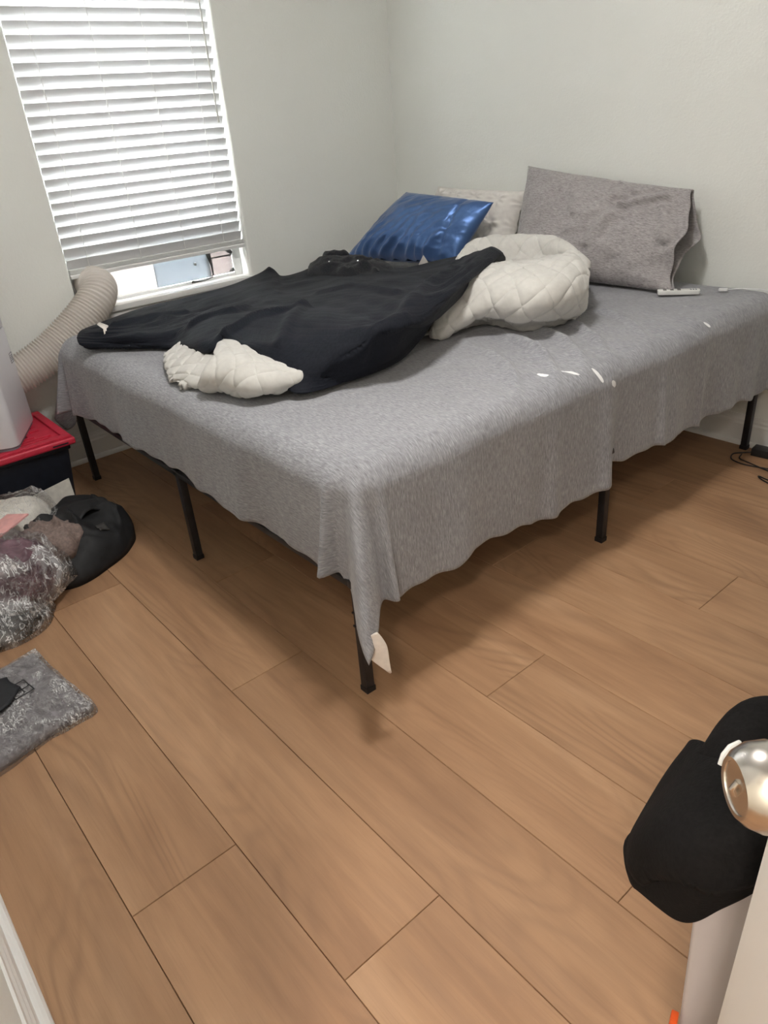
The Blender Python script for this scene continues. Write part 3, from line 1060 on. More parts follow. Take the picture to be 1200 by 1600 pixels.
sheet_o, SG = sheet()
tag(sheet_o, 'grey heathered sheet hanging over the foot and side of the bed', 'sheet')
BLACK_QUILT = [
    [(0.350,-1.933,0.652), (0.301,-1.854,0.650), (0.239,-1.660,0.655), (0.224,-1.428,0.655), (0.225,-1.233,0.665), (0.214,-1.019,0.685), (0.265,-0.982,0.660), (0.262,-0.870,0.660), (0.265,-0.708,0.680), (0.446,-0.641,0.690), (0.802,-0.711,0.700), (0.964,-0.615,0.735), (1.035,-0.513,0.750)],
    [(0.458,-2.006,0.668), (0.606,-1.929,0.690), (0.597,-1.774,0.690), (0.595,-1.615,0.680), (0.587,-1.438,0.685), (0.609,-1.266,0.700), (0.629,-1.202,0.690), (0.654,-1.105,0.690), (0.759,-1.012,0.710), (0.988,-0.994,0.730), (1.192,-0.990,0.750), (1.359,-0.969,0.790), (1.283,-0.720,0.810)],
    [(0.532,-2.048,0.668), (0.686,-1.952,0.675), (0.771,-1.834,0.675), (0.802,-1.705,0.690), (0.909,-1.591,0.715), (0.944,-1.462,0.725), (1.057,-1.439,0.730), (1.119,-1.384,0.740), (1.222,-1.319,0.755), (1.371,-1.284,0.770), (1.548,-1.300,0.790), (1.578,-1.178,0.810), (1.365,-0.752,0.835)],
    [(0.577,-2.062,0.660), (0.710,-1.948,0.655), (0.828,-1.846,0.655), (0.873,-1.755,0.700), (1.023,-1.704,0.735), (1.193,-1.643,0.750), (1.351,-1.610,0.765), (1.451,-1.583,0.775), (1.570,-1.552,0.785), (1.656,-1.500,0.795), (1.688,-1.415,0.800), (1.637,-1.218,0.810), (1.433,-0.773,0.830)],
    [(0.598,-2.054,0.650), (0.723,-1.942,0.642), (0.856,-1.848,0.642), (1.093,-1.841,0.700), (1.165,-1.782,0.725), (1.398,-1.797,0.740), (1.540,-1.755,0.750), (1.615,-1.720,0.745), (1.703,-1.663,0.755), (1.751,-1.598,0.760), (1.751,-1.494,0.765), (1.660,-1.284,0.775), (1.384,-0.696,0.800)],
    [(0.606,-2.036,0.640), (0.726,-1.942,0.640), (0.859,-1.848,0.640), (1.180,-1.867,0.688), (1.207,-1.808,0.715), (1.386,-1.827,0.720), (1.528,-1.845,0.690), (1.630,-1.826,0.665), (1.669,-1.680,0.665), (1.676,-1.541,0.670), (1.630,-1.378,0.675), (1.579,-1.227,0.710), (1.355,-0.659,0.780)],
    [(0.596,-2.031,0.637), (0.716,-1.936,0.637), (0.850,-1.841,0.637), (1.170,-1.859,0.680), (1.187,-1.797,0.705), (1.357,-1.810,0.705), (1.514,-1.834,0.675), (1.647,-1.841,0.645), (1.663,-1.667,0.643), (1.650,-1.509,0.643), (1.596,-1.337,0.645), (1.525,-1.169,0.690), (1.309,-0.606,0.760)]]

WHITE_LEAF = [
    [(0.819,-1.623,0.634), (0.798,-1.663,0.640), (0.794,-1.720,0.650), (0.883,-1.816,0.657), (0.949,-1.896,0.652), (0.923,-1.893,0.640)],
    [(0.970,-1.694,0.640), (1.003,-1.740,0.650), (1.056,-1.824,0.664), (1.108,-1.905,0.672), (1.105,-1.964,0.655), (1.069,-1.957,0.640)],
    [(1.134,-1.773,0.650), (1.165,-1.807,0.662), (1.207,-1.874,0.672), (1.235,-1.949,0.672), (1.202,-1.997,0.650), (1.185,-1.995,0.640)],
    [(1.265,-1.843,0.650), (1.286,-1.865,0.658), (1.341,-1.930,0.662), (1.347,-1.982,0.652), (1.258,-1.999,0.642), (1.252,-2.004,0.636)],
    [(1.288,-1.865,0.640), (1.293,-1.877,0.640), (1.309,-1.917,0.638), (1.336,-1.975,0.636), (1.277,-2.000,0.634), (1.264,-2.002,0.632)]]

WHITE_ROLL = [
    [(1.018,-1.687,0.680), (1.216,-1.705,0.690), (1.397,-1.729,0.670), (1.533,-1.708,0.655)],
    [(1.129,-1.777,0.695), (1.331,-1.796,0.705), (1.520,-1.829,0.690), (1.605,-1.768,0.670)],
    [(1.353,-1.926,0.712), (1.476,-1.907,0.715), (1.565,-1.879,0.690), (1.623,-1.796,0.670)],
    [(1.418,-1.994,0.695), (1.500,-1.952,0.700), (1.583,-1.922,0.687), (1.612,-1.840,0.665)],
    [(1.365,-1.993,0.655), (1.479,-1.965,0.675), (1.574,-1.940,0.672), (1.589,-1.869,0.655)],
    [(1.357,-1.973,0.640), (1.435,-1.946,0.645), (1.518,-1.931,0.644), (1.551,-1.875,0.641)],
    [(1.320,-1.937,0.634), (1.380,-1.914,0.636), (1.457,-1.896,0.636), (1.504,-1.839,0.634)]]

WHITE_BUNDLE = [
    [(0.960,-0.577,0.640), (0.918,-0.372,0.640), (1.000,-0.248,0.640), (1.154,-0.167,0.640), (1.319,-0.201,0.640), (1.495,-0.343,0.640)],
    [(1.201,-0.760,0.760), (1.139,-0.603,0.805), (1.264,-0.551,0.825), (1.425,-0.515,0.830), (1.621,-0.605,0.815), (1.715,-0.640,0.770)],
    [(1.289,-0.860,0.755), (1.246,-0.695,0.760), (1.356,-0.637,0.755), (1.475,-0.593,0.765), (1.597,-0.613,0.790), (1.787,-0.754,0.780)],
    [(1.406,-1.000,0.765), (1.473,-0.957,0.790), (1.548,-0.876,0.800), (1.690,-0.846,0.810), (1.737,-0.760,0.820), (1.823,-0.797,0.775)],
    [(1.505,-1.116,0.755), (1.546,-1.065,0.775), (1.644,-1.001,0.790), (1.791,-0.972,0.800), (1.823,-0.867,0.800), (1.835,-0.815,0.755)],
    [(1.540,-1.182,0.720), (1.559,-1.117,0.730), (1.667,-1.067,0.750), (1.813,-1.028,0.760), (1.847,-0.912,0.755), (1.830,-0.808,0.720)],
    [(1.530,-1.198,0.680), (1.574,-1.173,0.685), (1.633,-1.067,0.700), (1.776,-1.028,0.705), (1.820,-0.899,0.700), (1.803,-0.773,0.680)],
    [(1.528,-1.222,0.640), (1.551,-1.197,0.638), (1.527,-0.991,0.638), (1.704,-0.972,0.638), (1.768,-0.832,0.638), (1.751,-0.721,0.638)]]

HOODIE = [
    [(2.989,-2.133,0.520), (3.009,-2.189,0.580), (3.026,-2.215,0.620), (3.062,-2.241,0.650), (3.086,-2.241,0.660), (3.113,-2.225,0.660)],
    [(2.995,-2.207,0.500), (3.012,-2.257,0.560), (3.047,-2.287,0.630), (3.088,-2.311,0.675), (3.117,-2.304,0.680), (3.144,-2.276,0.670)],
    [(3.001,-2.272,0.480), (3.018,-2.317,0.540), (3.059,-2.353,0.620), (3.097,-2.364,0.675), (3.129,-2.357,0.690), (3.160,-2.318,0.680)],
    [(3.013,-2.296,0.470), (3.029,-2.339,0.530), (3.064,-2.365,0.585), (3.108,-2.386,0.655), (3.133,-2.371,0.675), (3.162,-2.330,0.670)],
    [(3.024,-2.304,0.460), (3.040,-2.348,0.520), (3.073,-2.369,0.555), (3.107,-2.382,0.600), (3.132,-2.380,0.645), (3.159,-2.337,0.655)],
    [(3.030,-2.308,0.460), (3.045,-2.348,0.515), (3.078,-2.366,0.535), (3.105,-2.365,0.545), (3.128,-2.355,0.585), (3.157,-2.339,0.638)]]

TAG = [[(2.226,-2.100,0.276), (2.233,-2.091,0.282), (2.237,-2.087,0.278)], [(2.212,-2.118,0.246), (2.229,-2.097,0.246), (2.245,-2.076,0.249)], [(2.221,-2.107,0.210), (2.236,-2.088,0.215), (2.248,-2.073,0.221)], [(2.244,-2.077,0.164), (2.248,-2.073,0.160), (2.250,-2.070,0.163)]]
RIDGE_A = [(1.438,-1.032), (1.542,-1.252), (1.733,-1.516), (1.742,-1.596), (1.734,-1.625)]
RIDGE_B = [(0.890,-1.763), (0.913,-1.700), (1.009,-1.660), (0.952,-1.576)]
RIDGE_C = [(1.204,-1.805), (1.197,-1.708), (1.238,-1.609), (1.217,-1.499)]
RIDGE_D = [(1.211,-1.503), (1.372,-1.664), (1.494,-1.783)]
RIDGE_E = [(1.022,-1.301), (1.150,-1.219), (1.434,-1.282)]
RIDGE_F = [(0.606,-1.929), (0.607,-1.779), (0.621,-1.656)]

# corner tag of the sheet
tc = np.array(TAG)
G = dense(tc, 16, 12)
G += (vnoise(G.reshape(-1, 3), 45, 3) * 0.003).reshape(G.shape[:2])[..., None] * np.array([0.5, -0.8, 0.2])
tg = solidify(obj('care_tag', G.reshape(-1, 3), grid_faces(16, 12), M['tagcloth'], None, True), 0.0015)
tg.parent = sheet_o
tag(tg, 'white cloth tag at the hanging corner')

# ------------------------------------------------------------------ bedding


def polydist(xy, poly):
    best = np.full(xy.shape[:-1], 1e9)
    for (x0, y0), (x1, y1) in zip(poly, poly[1:]):
        dx, dy = x1 - x0, y1 - y0
        t = np.clip(((xy[..., 0] - x0) * dx + (xy[..., 1] - y0) * dy) / (dx * dx + dy * dy), 0, 1)
        best = np.minimum(best, np.hypot(xy[..., 0] - x0 - t * dx, xy[..., 1] - y0 - t * dy))
    return best


def quilt_black():
    NRr, NCc = 150, 230
    G = dense(BLACK_QUILT, NRr, NCc)
    S, T = grid_st(G)
    N = grid_normals(G)
    N = np.where(N[..., 2:3] < 0, -N, N)
    P = np.stack([S.ravel(), T.ravel()], 1)
    R45 = P @ np.array([[0.94, -0.34], [0.34, 0.94]])
    f = ridged(R45, (2.0, 5), 21) * 0.007 + vnoise(P, (5, 6), 22) * 0.009 + vnoise(P, (13, 17), 23) * 0.004
    f = f.reshape(S.shape)
    e = np.minimum(np.minimum(np.arange(NRr)[:, None], np.arange(NRr)[::-1][:, None]) / 12, 1)
    e2 = np.minimum(np.minimum(np.arange(NCc)[None], np.arange(NCc)[::-1][None]) / 12, 1)
    G = G + N * (f * (0.15 + 0.85 * e * e2))[..., None]
    xy = G[..., :2].copy()
    for poly, wd, am in ((RIDGE_A, 0.030, 0.026), (RIDGE_B, 0.016, 0.020), (RIDGE_C, 0.018, 0.020), (RIDGE_D, 0.022, 0.014), (RIDGE_E, 0.020, 0.014), (RIDGE_F, 0.016, 0.016)):
        G[..., 2] += am * np.exp(-(polydist(xy, poly) / wd) ** 2)
    for (px_, py_, r_, am) in ((0.216, -1.012, 0.030, 0.024), (0.27, -0.72, 0.05, 0.012)):
        G[..., 2] += am * np.exp(-np.hypot(xy[..., 0] - px_, xy[..., 1] - py_) / r_)
    G[..., 2] = np.maximum(G[..., 2], 0.634)
    o = obj('black_quilt', G.reshape(-1, 3), grid_faces(NRr, NCc), M['black_quilt'], None, True, np.stack([S.ravel(), T.ravel()], 1))
    solidify(o, 0.010, 0)
    return o


bqo = tag(quilt_black(), 'black channel stitched quilt lying rumpled across the bed', 'quilt')


# sewn label at the folded left end
lv = [(0.560, -1.965, .712), (0.588, -1.985, .712), (0.622, -1.978, .700), (0.600, -1.950, .702), (0.640, -1.985, .684), (0.618, -1.957, .690)]
lb_ = obj('sewn_label', lv, [(0, 1, 2, 3), (3, 2, 4, 5)], M['tagcloth'], bqo, True)
tag(solidify(lb_, 0.0012), 'small white sewn label')


def diamonds(G, cell, amp, seed, wr=0.004, rot=0.785):
    S, T = grid_st(G)
    N = grid_normals(G)
    N = np.where((N[..., 2:3] * 0.6 + (N[..., 0:1] - N[..., 1:2]) * 0.5) < 0, -N, N)
    c, s = math.cos(rot), math.sin(rot)
    wob = (vnoise(np.stack([S.ravel(), T.ravel()], 1), (5, 5), seed) * 0.012).reshape(S.shape)
    a = (S * c + T * s + wob) * math.pi / cell
    b = (S * -s + T * c - wob) * math.pi / cell
    puff = np.clip(np.minimum(np.abs(np.sin(a)), np.abs(np.sin(b))) * 1.7, 0, 1) ** 0.36
    n = (vnoise(G.reshape(-1, 3), 14, seed + 1) * wr + vnoise(G.reshape(-1, 3), 33, seed + 2) * wr * 0.45).reshape(S.shape)
    nr_, nc_ = S.shape
    fade = np.minimum(1, np.minimum(np.arange(nr_), np.arange(nr_)[::-1]) / 8)[:, None] * np.minimum(1, np.minimum(np.arange(nc_), np.arange(nc_)[::-1]) / 8)[None]
    return G + N * ((puff * amp + n) * (0.15 + 0.85 * fade))[..., None]


def quilt_white():
    a = diamonds(dense(WHITE_LEAF, 160, 160), 0.066, 0.011, 31, 0.0015)
    a2 = diamonds(dense(WHITE_ROLL, 170, 150), 0.066, 0.011, 35)
    b = diamonds(dense(WHITE_BUNDLE, 280, 240), 0.072, 0.011, 41, 0.006)
    # flat run of the same quilt that joins both ends under the black one
    c = dense([[(0.80, -1.62, .634), (0.95, -1.40, .634), (1.10, -1.10, .634), (1.25, -0.85, .634)],
               [(1.00, -1.72, .640), (1.15, -1.50, .645), (1.30, -1.20, .645), (1.42, -0.95, .645)],
               [(1.30, -1.72, .638), (1.42, -1.52, .640), (1.50, -1.25, .640), (1.52, -1.02, .640)]], 20, 40)
    V, F, UV = [], [], []
    for g in (a, a2, b, c):
        g[..., 2] = np.maximum(g[..., 2], 0.632)
        off = sum(len(v) for v in V)
        V.append(g.reshape(-1, 3))
        F += grid_faces(g.shape[0], g.shape[1], off)
    o = obj('white_quilt', np.concatenate(V), F, M['white_quilt'], None, True)
    solidify(o, 0.012, -1)
    return o


wqo = tag(quilt_white(), 'white diamond stitched quilt bunched up beside and under the black one', 'quilt')
# bound hem that shows along the fold of the bundle
hemp = cr(np.asarray(WHITE_BUNDLE[3])[1:], 60)
hemp[:, 2] += 0.010
MB().tube([tuple(q) for q in hemp], 0.0065, 8).build('binding', M['white_quilt'], wqo, smooth=True)


def pillow(name, BL, BR, TR, TL, thick, mat, seed=0, wr=0.006, n=72, ear=0.05, open_right=0.0, power=2.6, extra=None, sag=0.0, uvs=1.0):
    BL, BR, TR, TL = [np.array(q, float) for q in (BL, BR, TR, TL)]
    u = np.linspace(-1, 1, n)
    U, V = np.meshgrid(u, u)
    up_, vp_ = (U + 1) / 2, (V + 1) / 2
    nv = np.cross(BR - BL, TL - BL)
    nv /= np.linalg.norm(nv)
    wdt, hgt = np.linalg.norm(BR - BL), np.linalg.norm(TL - BL)
    outs = []
    for sgn in (1, -1):
        Ue = U * (1 - ear * (1 - V ** 2) * np.abs(U) ** 3)
        Ve = V * (1 - ear * (1 - U ** 2) * np.abs(V) ** 3)
        if open_right:
            Ue = np.where(U > 0, U, Ue)
        a, b = (Ue + 1) / 2, (Ve + 1) / 2
        base = ((1 - a) * (1 - b))[..., None] * BL + (a * (1 - b))[..., None] * BR + (a * b)[..., None] * TR + ((1 - a) * b)[..., None] * TL
        hu = 1 - np.abs(U) ** power
        if open_right:
            ro = np.clip(1 - np.abs(U) ** power, 0, 1)
            hu = np.where(U > 0, np.maximum(ro, open_right * (0.6 + 0.5 * np.sin(3.1 * V + 1))), ro)
        hv = 1 - np.abs(V) ** power
        h = np.clip(hu * hv, 0, None) ** 0.55 * thick / 2
        P = np.stack([U.ravel() * wdt * 2, V.ravel() * hgt * 2], 1)
        rim = np.clip((hu * hv), 0, 1) ** 0.4
        f = (ridged(P @ np.array([[0.87, -0.5], [0.5, 0.87]]), (2.6, 7), seed) * 0.55 + vnoise(P, (4, 5), seed + 1) * 0.8 + vnoise(P, (11, 13), seed + 2) * 0.3).reshape(U.shape) * wr * rim
        if extra is not None and sgn > 0:
            f = f + extra(U, V)
        p = base + nv * (sgn * (h + f))[..., None]
        if open_right:
            kk = np.clip((U - 0.45) / 0.55, 0, 1) ** 1.5
            eu = (BR - BL) / wdt
            p += (kk * (0.018 * np.sin(4.5 * V + 0.8) + 0.005 * np.sin(11 * V)) )[..., None] * eu + (kk * 0.014 * np.sin(6.0 * V + 2 + (0.9 if sgn < 0 else 0)))[..., None] * nv
        p[..., 2] -= sag * (1 - vp_) * hu
        outs.append(p)
    Vt = np.concatenate([o.reshape(-1, 3) for o in outs])
    F = grid_faces(n, n)
    F += [tuple(reversed(q)) for q in grid_faces(n, n, n * n)]
    uv = np.tile(np.stack([(U.ravel() + 1) * wdt / 2 * uvs, (V.ravel() + 1) * hgt / 2 * uvs], 1), (2, 1))
    o = obj(name, Vt, F, mat, None, True, uv)
    bm = bmesh.new()
    bm.from_mesh(o.data)
    bmesh.ops.remove_doubles(bm, verts=bm.verts, dist=0.0006)
    bmesh.ops.recalc_face_normals(bm, faces=bm.faces)
    bm.to_mesh(o.data)
    bm.free()
    if open_right:
        solidify(o, 0.002, -1)
    return o


def grey_extra(U, V):
    r = 0
    for (u0, v0, u1, v1, w, a) in ((0.05, -0.35, 0.35, 0.45, .05, .012), (0.35, 0.45, 0.75, 0.80, .05, .014), (-0.2, -0.2, 0.3, 0.75, .04, .006),
                                   (0.75, 0.55, 0.85, -0.1, .05, .012), (0.45, 0.75, 0.2, 0.95, .04, .008)):
        px, py = U - u0, V - v0
        dx, dy = u1 - u0, v1 - v0
        t = np.clip((px * dx + py * dy) / (dx * dx + dy * dy), 0, 1)
        d = np.hypot(px - t * dx, py - t * dy)
        r = r + a * np.exp(-(d / w) ** 2) - a * 0.7 * np.exp(-((d - 0.1) / 0.06) ** 2)
    return r


gp = pillow('grey_pillow', (1.060, -0.30, .630), (1.835, -0.275, .634), (1.800, -0.085, .965), (0.985, -0.085, 1.050), 0.17, M['pillow_grey'], 5, 0.010,
            open_right=0.42, extra=grey_extra, ear=0.035)
tag(gp, 'large grey heathered pillow leaning on the wall at the right of the bed', 'pillow', 'bed pillows')


def pintuck(U, V):
    r = 0
    for i in range(-3, 4):
        for j in range(-2, 3):
            cu, cv = i * 0.46 + 0.12, j * 0.62 + 0.05
            du_, dv_ = (U - cu) * 1.45, V - cv
            d = np.hypot(du_, dv_)
            an = np.arctan2(dv_, du_)
            r = r - 0.014 * np.exp(-(d / 0.11) ** 2) + 0.006 * np.cos(8 * an + i) * np.exp(-((d - 0.16) / 0.11) ** 2)
    a = np.abs(np.sin((U * 1.45 - 0.174) / 0.667 * math.pi / 1 + 0.0))
    return r + 0.004 * np.minimum(a, 0.6)


wp = pillow('white_pillow', (0.40, -0.235, .64), (1.010, -0.235, .64), (0.975, -0.075, .945), (0.40, -0.075, .955), 0.17, M['white_pillow'], 8, 0.004, extra=pintuck)
tag(wp, 'white pintucked pillow standing against the wall behind the blue pillow', 'pillow', 'bed pillows')


def satin_extra(U, V):
    r = 0
    for k, (u0, w, a) in enumerate(((-.75, .05, .008), (-.55, .05, .010), (-.38, .04, .010), (-.2, .05, .012), (0.0, .045, .011), (0.2, .05, .013), (0.36, .04, .010), (0.55, .05, .012))):
        lean = 0.18 * (V + 1) + 0.05 * np.sin(4 * V + k)
        r = r + 1.5 * a * np.exp(-((U - u0 - lean) / w) ** 2) * np.clip(0.35 - V * 0.85, 0, 1)
    # pillowcase mouth crease on the right
    r = r - 0.022 * np.exp(-((U - 0.66 + 0.10 * V) / 0.035) ** 2) * np.clip(1.1 - np.abs(V), 0, 1)
    return r


bp = pillow('blue_pillow', (0.150, -0.52, .655), (0.900, -0.47, .690), (0.985, -0.31, .928), (0.375, -0.27, .952), 0.17, M['satin'], 13, 0.006, extra=satin_extra, ear=0.04)
tag(bp, 'shiny blue satin pillow leaning at the corner of the bed', 'pillow', 'bed pillows')
pk = MB().add([(0.80, -0.60, .70), (0.835, -0.60, .745), (0.85, -0.585, .712), (0.80, -0.585, .69)], [(0, 1, 2), (0, 2, 3), (0, 3, 1), (1, 3, 2)])
po = pk.build('white_insert', M['white_pillow'], None)
po.parent = bp
tag(po, 'white insert peeking out of the pillowcase')


# ------------------------------------------------------------------ soft lumps
def lump(name, outline, z0, h, mat, seed=0, amp=0.012, freq=(9, 26), power=2.0, rings=22, seg=96, parent=None, center=None, flat=0.0, crease=0.0):
    O = np.asarray(outline, float)
    O = cr(np.concatenate([O, O[:1]]), seg + 1)[:-1]
    c = O.mean(0) if center is None else np.asarray(center, float)
    V, F = [], []
    for k in range(rings + 1):
        s = 1 - (k / rings) ** 1.15
        ring = c + (O - c) * s
        z = z0 + h * max(0.0, 1 - s ** (power * 2)) ** 0.5 * (1 - flat * 0)
        V.append(np.column_stack([ring, np.full(seg, z)]))
    V = np.concatenate(V)
    n = vnoise(V, freq[0], seed) * amp + ridged(V, freq[1] * 0.6, seed + 1) * amp * 0.5 + vnoise(V, freq[1] * 1.6, seed + 2) * amp * 0.25
    if crease:
        n = n + crease * (np.clip(1 - np.abs(vnoise(V, freq[1] * 0.45, seed + 8)) * 3.2, 0, 1) - 0.3 + 0.6 * np.clip(1 - np.abs(vnoise(V, freq[1] * 0.9, seed + 9)) * 3, 0, 1))
    up_w = np.clip((V[:, 2] - z0) / max(h, 1e-4), 0, 1)
    V[:, 2] += n * up_w
    rad = V[:, :2] - c
    rad /= np.linalg.norm(rad, axis=1, keepdims=True) + 1e-6
    V[:, :2] += rad * (vnoise(V, freq[0] * 1.3, seed + 5) * amp * 0.8)[:, None] * np.clip(1 - up_w * 0.6, 0, 1)[:, None]
    V[:, 2] = np.maximum(V[:, 2], z0)
    for k in range(rings):
        F += [(k * seg + i, k * seg + (i + 1) % seg, (k + 1) * seg + (i + 1) % seg, (k + 1) * seg + i) for i in range(seg)]
    F.append(tuple(range(seg))[::-1])
    o = obj(name, V, F, mat, parent, True)
    bm = bmesh.new()
    bm.from_mesh(o.data)
    bmesh.ops.remove_doubles(bm, verts=bm.verts, dist=0.0005)
    bmesh.ops.recalc_face_normals(bm, faces=bm.faces)
    bm.to_mesh(o.data)
    bm.free()
    return o


# black fleece garment with shiny snaps, in front of the blue pillow
fl = lump('fleece_jacket', [(0.30, -0.84), (0.34, -0.70), (0.50, -0.66), (0.72, -0.70), (0.92, -0.80), (0.98, -0.90), (0.86, -0.96), (0.66, -0.96), (0.44, -0.94)],
          0.675, 0.062, M['black_fleece'], 51, 0.014, (10, 30), crease=0.010)
tag(fl, 'black fuzzy jacket with shiny snaps heaped in front of the blue pillow', 'jacket')
co = lump('collar', [(0.32, -0.78), (0.36, -0.71), (0.44, -0.70), (0.47, -0.75), (0.40, -0.81)], 0.71, 0.045, M['black_fleece'], 55, 0.008, (14, 40), parent=fl, rings=12, seg=40)
for (x, y, z) in ((0.485, -0.885, .735), (0.545, -0.90, .742), (0.70, -0.86, .752)):
    sn = lathe('snap', [(0, .0045), (.002, .0045), (.0035, .002)], M['snap'], fl, (x, y, z), (0.75, -0.45, 0.5), 12)

# ------------------------------------------------------------------ left: storage tote, air conditioner
tote = empty('storage_tote', (0.235, -2.46, 0))
tag(tote, 'dark storage tote with a bright red lid beside the bed', 'storage tote')
body = MB().frustum((0.065, -2.775, 0.395, -2.185), (0.045, -2.80, 0.425, -2.16), 0.0, 0.262)
body.box(0.040, -2.805, 0.236, 0.431, -2.155, 0.256)
local(body.build('body', M['tote'], bevel=0.008, segs=3), tote)
lid_o = local(MB().box(0.030, -2.815, 0.258, 0.452, -2.135, 0.286).build('lid', M['red'], bevel=0.010, segs=3), tote)
for nm, (a, b, c, d, z) in {'lid_rim': (0.036, -2.808, 0.446, -2.142, 0.0)}.items():
    rim = MB().box(0.040, -2.805, 0.286, 0.075, -2.145, 0.296).box(0.412, -2.805, 0.286, 0.444, -2.145, 0.296)
    rim.box(0.075, -2.805, 0.286, 0.412, -2.775, 0.296).box(0.075, -2.175, 0.286, 0.412, -2.145, 0.296)
    r_ = rim.build('lid_rim', M['red'], bevel=0.003)
    r_.parent = lid_o
for (a, b, c, d) in ((0.10, -2.235, 0.24, -2.215), (0.24, -2.275, 0.27, -2.215), (0.27, -2.275, 0.33, -2.255), (0.33, -2.31, 0.345, -2.255),
                     (0.36, -2.42, 0.372, -2.20), (0.385, -2.50, 0.395, -2.215), (0.16, -2.262, 0.19, -2.235)):
    r_ = MB().box(a, b, 0.286, c, d, 0.294).build('lid_rib', M['red'], bevel=0.002)
    r_.parent = lid_o
# handle recess slot on the rim
r_ = MB().box(0.447, -2.225, 0.268, 0.4535, -2.165, 0.273).build('handle_slot', M['tote'])
r_.parent = lid_o

C1, C2 = Vector((0.158, -2.190)), Vector((0.447, -2.338))
ed = (C2 - C1).normalized()
ib = Vector((ed.y, -ed.x))
ib = ib if ib.y < 0 else -ib
ac = empty('air_conditioner', (0, 0, 0))
ac.matrix_world = Matrix(((ed.x, ib.x, 0, C1.x), (ed.y, ib.y, 0, C1.y), (0, 0, 1, 0.297), (0, 0, 0, 1)))
tag(ac, 'white portable air conditioner standing on the red tote lid', 'air conditioner')
LW = (C2 - C1).length


def rrect(w, d, r, n=6):
    P = []
    for cx, cy, a0 in ((w - r, d - r, 0), (r, d - r, 90), (r, r, 180), (w - r, r, 270)):
        for i in range(n + 1):
            t = math.radians(a0 + 90 * i / n)
            P.append((cx + r * math.cos(t), cy + r * math.sin(t)))
    return P


def rprism(w, d, r, z0, z1, inset_lo=0.0, x0=0.0, y0=0.0):
    P = rrect(w, d, r)
    Q = [(x * (1 - 2 * inset_lo / w) + inset_lo, y * (1 - 2 * inset_lo / d) + inset_lo) for x, y in P]
    n = len(P)
    vs = [(x + x0, y + y0, z0) for x, y in Q] + [(x + x0, y + y0, z1) for x, y in P]
    fs = [(i, (i + 1) % n, n + (i + 1) % n, n + i) for i in range(n)] + [tuple(range(n))[::-1], tuple(range(n, 2 * n))]
    return vs, fs


MB().add(*rprism(LW, 0.29, 0.035, 0.012, 0.395)).build('body', M['plastic_white'], ac, bevel=0.004)
MB().add(*rprism(LW, 0.29, 0.035, 0.398, 0.70)).build('upper_body', M['plastic_white'], ac, bevel=0.006)
MB().add(*rprism(LW - 0.012, 0.278, 0.03, 0.0, 0.41, 0.0, 0.006, 0.006)).build('seam_core', M['ink'], ac)
for k in range(6):
    MB().box(0.05, -0.0015, 0.43 + k * 0.022, LW - 0.05, 0.004, 0.441 + k * 0.022).build('vent_slot', M['button'], ac)
MB().box(0.06, -0.0012, 0.60, LW - 0.06, 0.002, 0.66).build('control_panel', M['ink'], ac)
lb = MB()
for z in (0.262, 0.298):
    lb.box(0.036, -0.0008, z, 0.075, 0.001, z + 0.002)
for k in range(4):
    lb.box(0.040, -0.0008, 0.270 + k * 0.006, 0.070 - 0.004 * (k % 2), 0.001, 0.2725 + k * 0.006)
for y in (0.036, 0.073):
    lb.box(y, -0.0008, 0.262, y + 0.002, 0.001, 0.300)
lb.build('printed_label', M['ink'], ac)

# ------------------------------------------------------------------ left: bags and clothes on the floor
bag = lump('tote_bag', [(1.00, -2.48), (1.03, -2.38), (0.97, -2.24), (0.885, -2.135), (0.73, -2.09), (0.59, -2.13), (0.53, -2.28), (0.56, -2.45), (0.70, -2.55), (0.87, -2.56)],
           0.001, 0.125, M['black_cloth'], 61, 0.030, (7, 15), power=1.3, crease=0.028, rings=34, seg=140)
tag(bag, 'slack black fabric bag lying in front of the dark tote', 'bag')
flap = dense([[(0.60, -2.18, .085), (0.68, -2.16, .105), (0.78, -2.17, .110)], [(0.62, -2.29, .125), (0.71, -2.27, .142), (0.82, -2.26, .135)],
              [(0.68, -2.40, .110), (0.76, -2.37, .128), (0.87, -2.33, .118)]], 20, 20)
flap[..., 2] += (vnoise(flap.reshape(-1, 3), 16, 4) * 0.012).reshape(20, 20)
fo = solidify(obj('bag_flap', flap.reshape(-1, 3), grid_faces(20, 20), M['black_cloth'], bag, True), 0.004)
bv = np.array([v.co[:] for v in bag.data.vertices])


def on_bag(x, y, lift):
    return (x, y, float(bv[np.argsort(np.hypot(bv[:, 0] - x, bv[:, 1] - y))[:4], 2].max()) + lift)


pg = [[on_bag(0.875 + 0.05 * i / 5 + 0.012 * j / 5, -2.235 - 0.035 * j / 5, 0.002) for i in range(6)] for j in range(6)]
bl = obj('bag_patch', [q for r in pg for q in r], grid_faces(6, 6), M['tape'], bag, True)
tag(solidify(bl, 0.0015), 'small grey patch')

tau = lump('taupe_garment', [(0.73, -2.44), (0.77, -2.35), (0.87, -2.31), (0.95, -2.34), (0.98, -2.42), (0.93, -2.50), (0.82, -2.52)], 0.075, 0.090, M['taupe'], 71, 0.022, (14, 30), crease=0.016, power=1.5)
tag(tau, 'taupe knitted garment bundled in the mouth of the black bag', 'garment')

pap = MB().add([(0.450, -2.36, .02), (0.450, -2.20, .02), (0.436, -2.20, .125), (0.436, -2.36, .100), (0.454, -2.36, .02), (0.454, -2.20, .02), (0.440, -2.20, .125), (0.440, -2.36, .100)],
               [(0, 1, 2, 3), (7, 6, 5, 4), (0, 4, 5, 1), (1, 5, 6, 2), (2, 6, 7, 3), (3, 7, 4, 0)]).build('paper_sheet', M['paper'])
tag(pap, 'off white sheet of card propped between the bag and the dark tote', 'card')

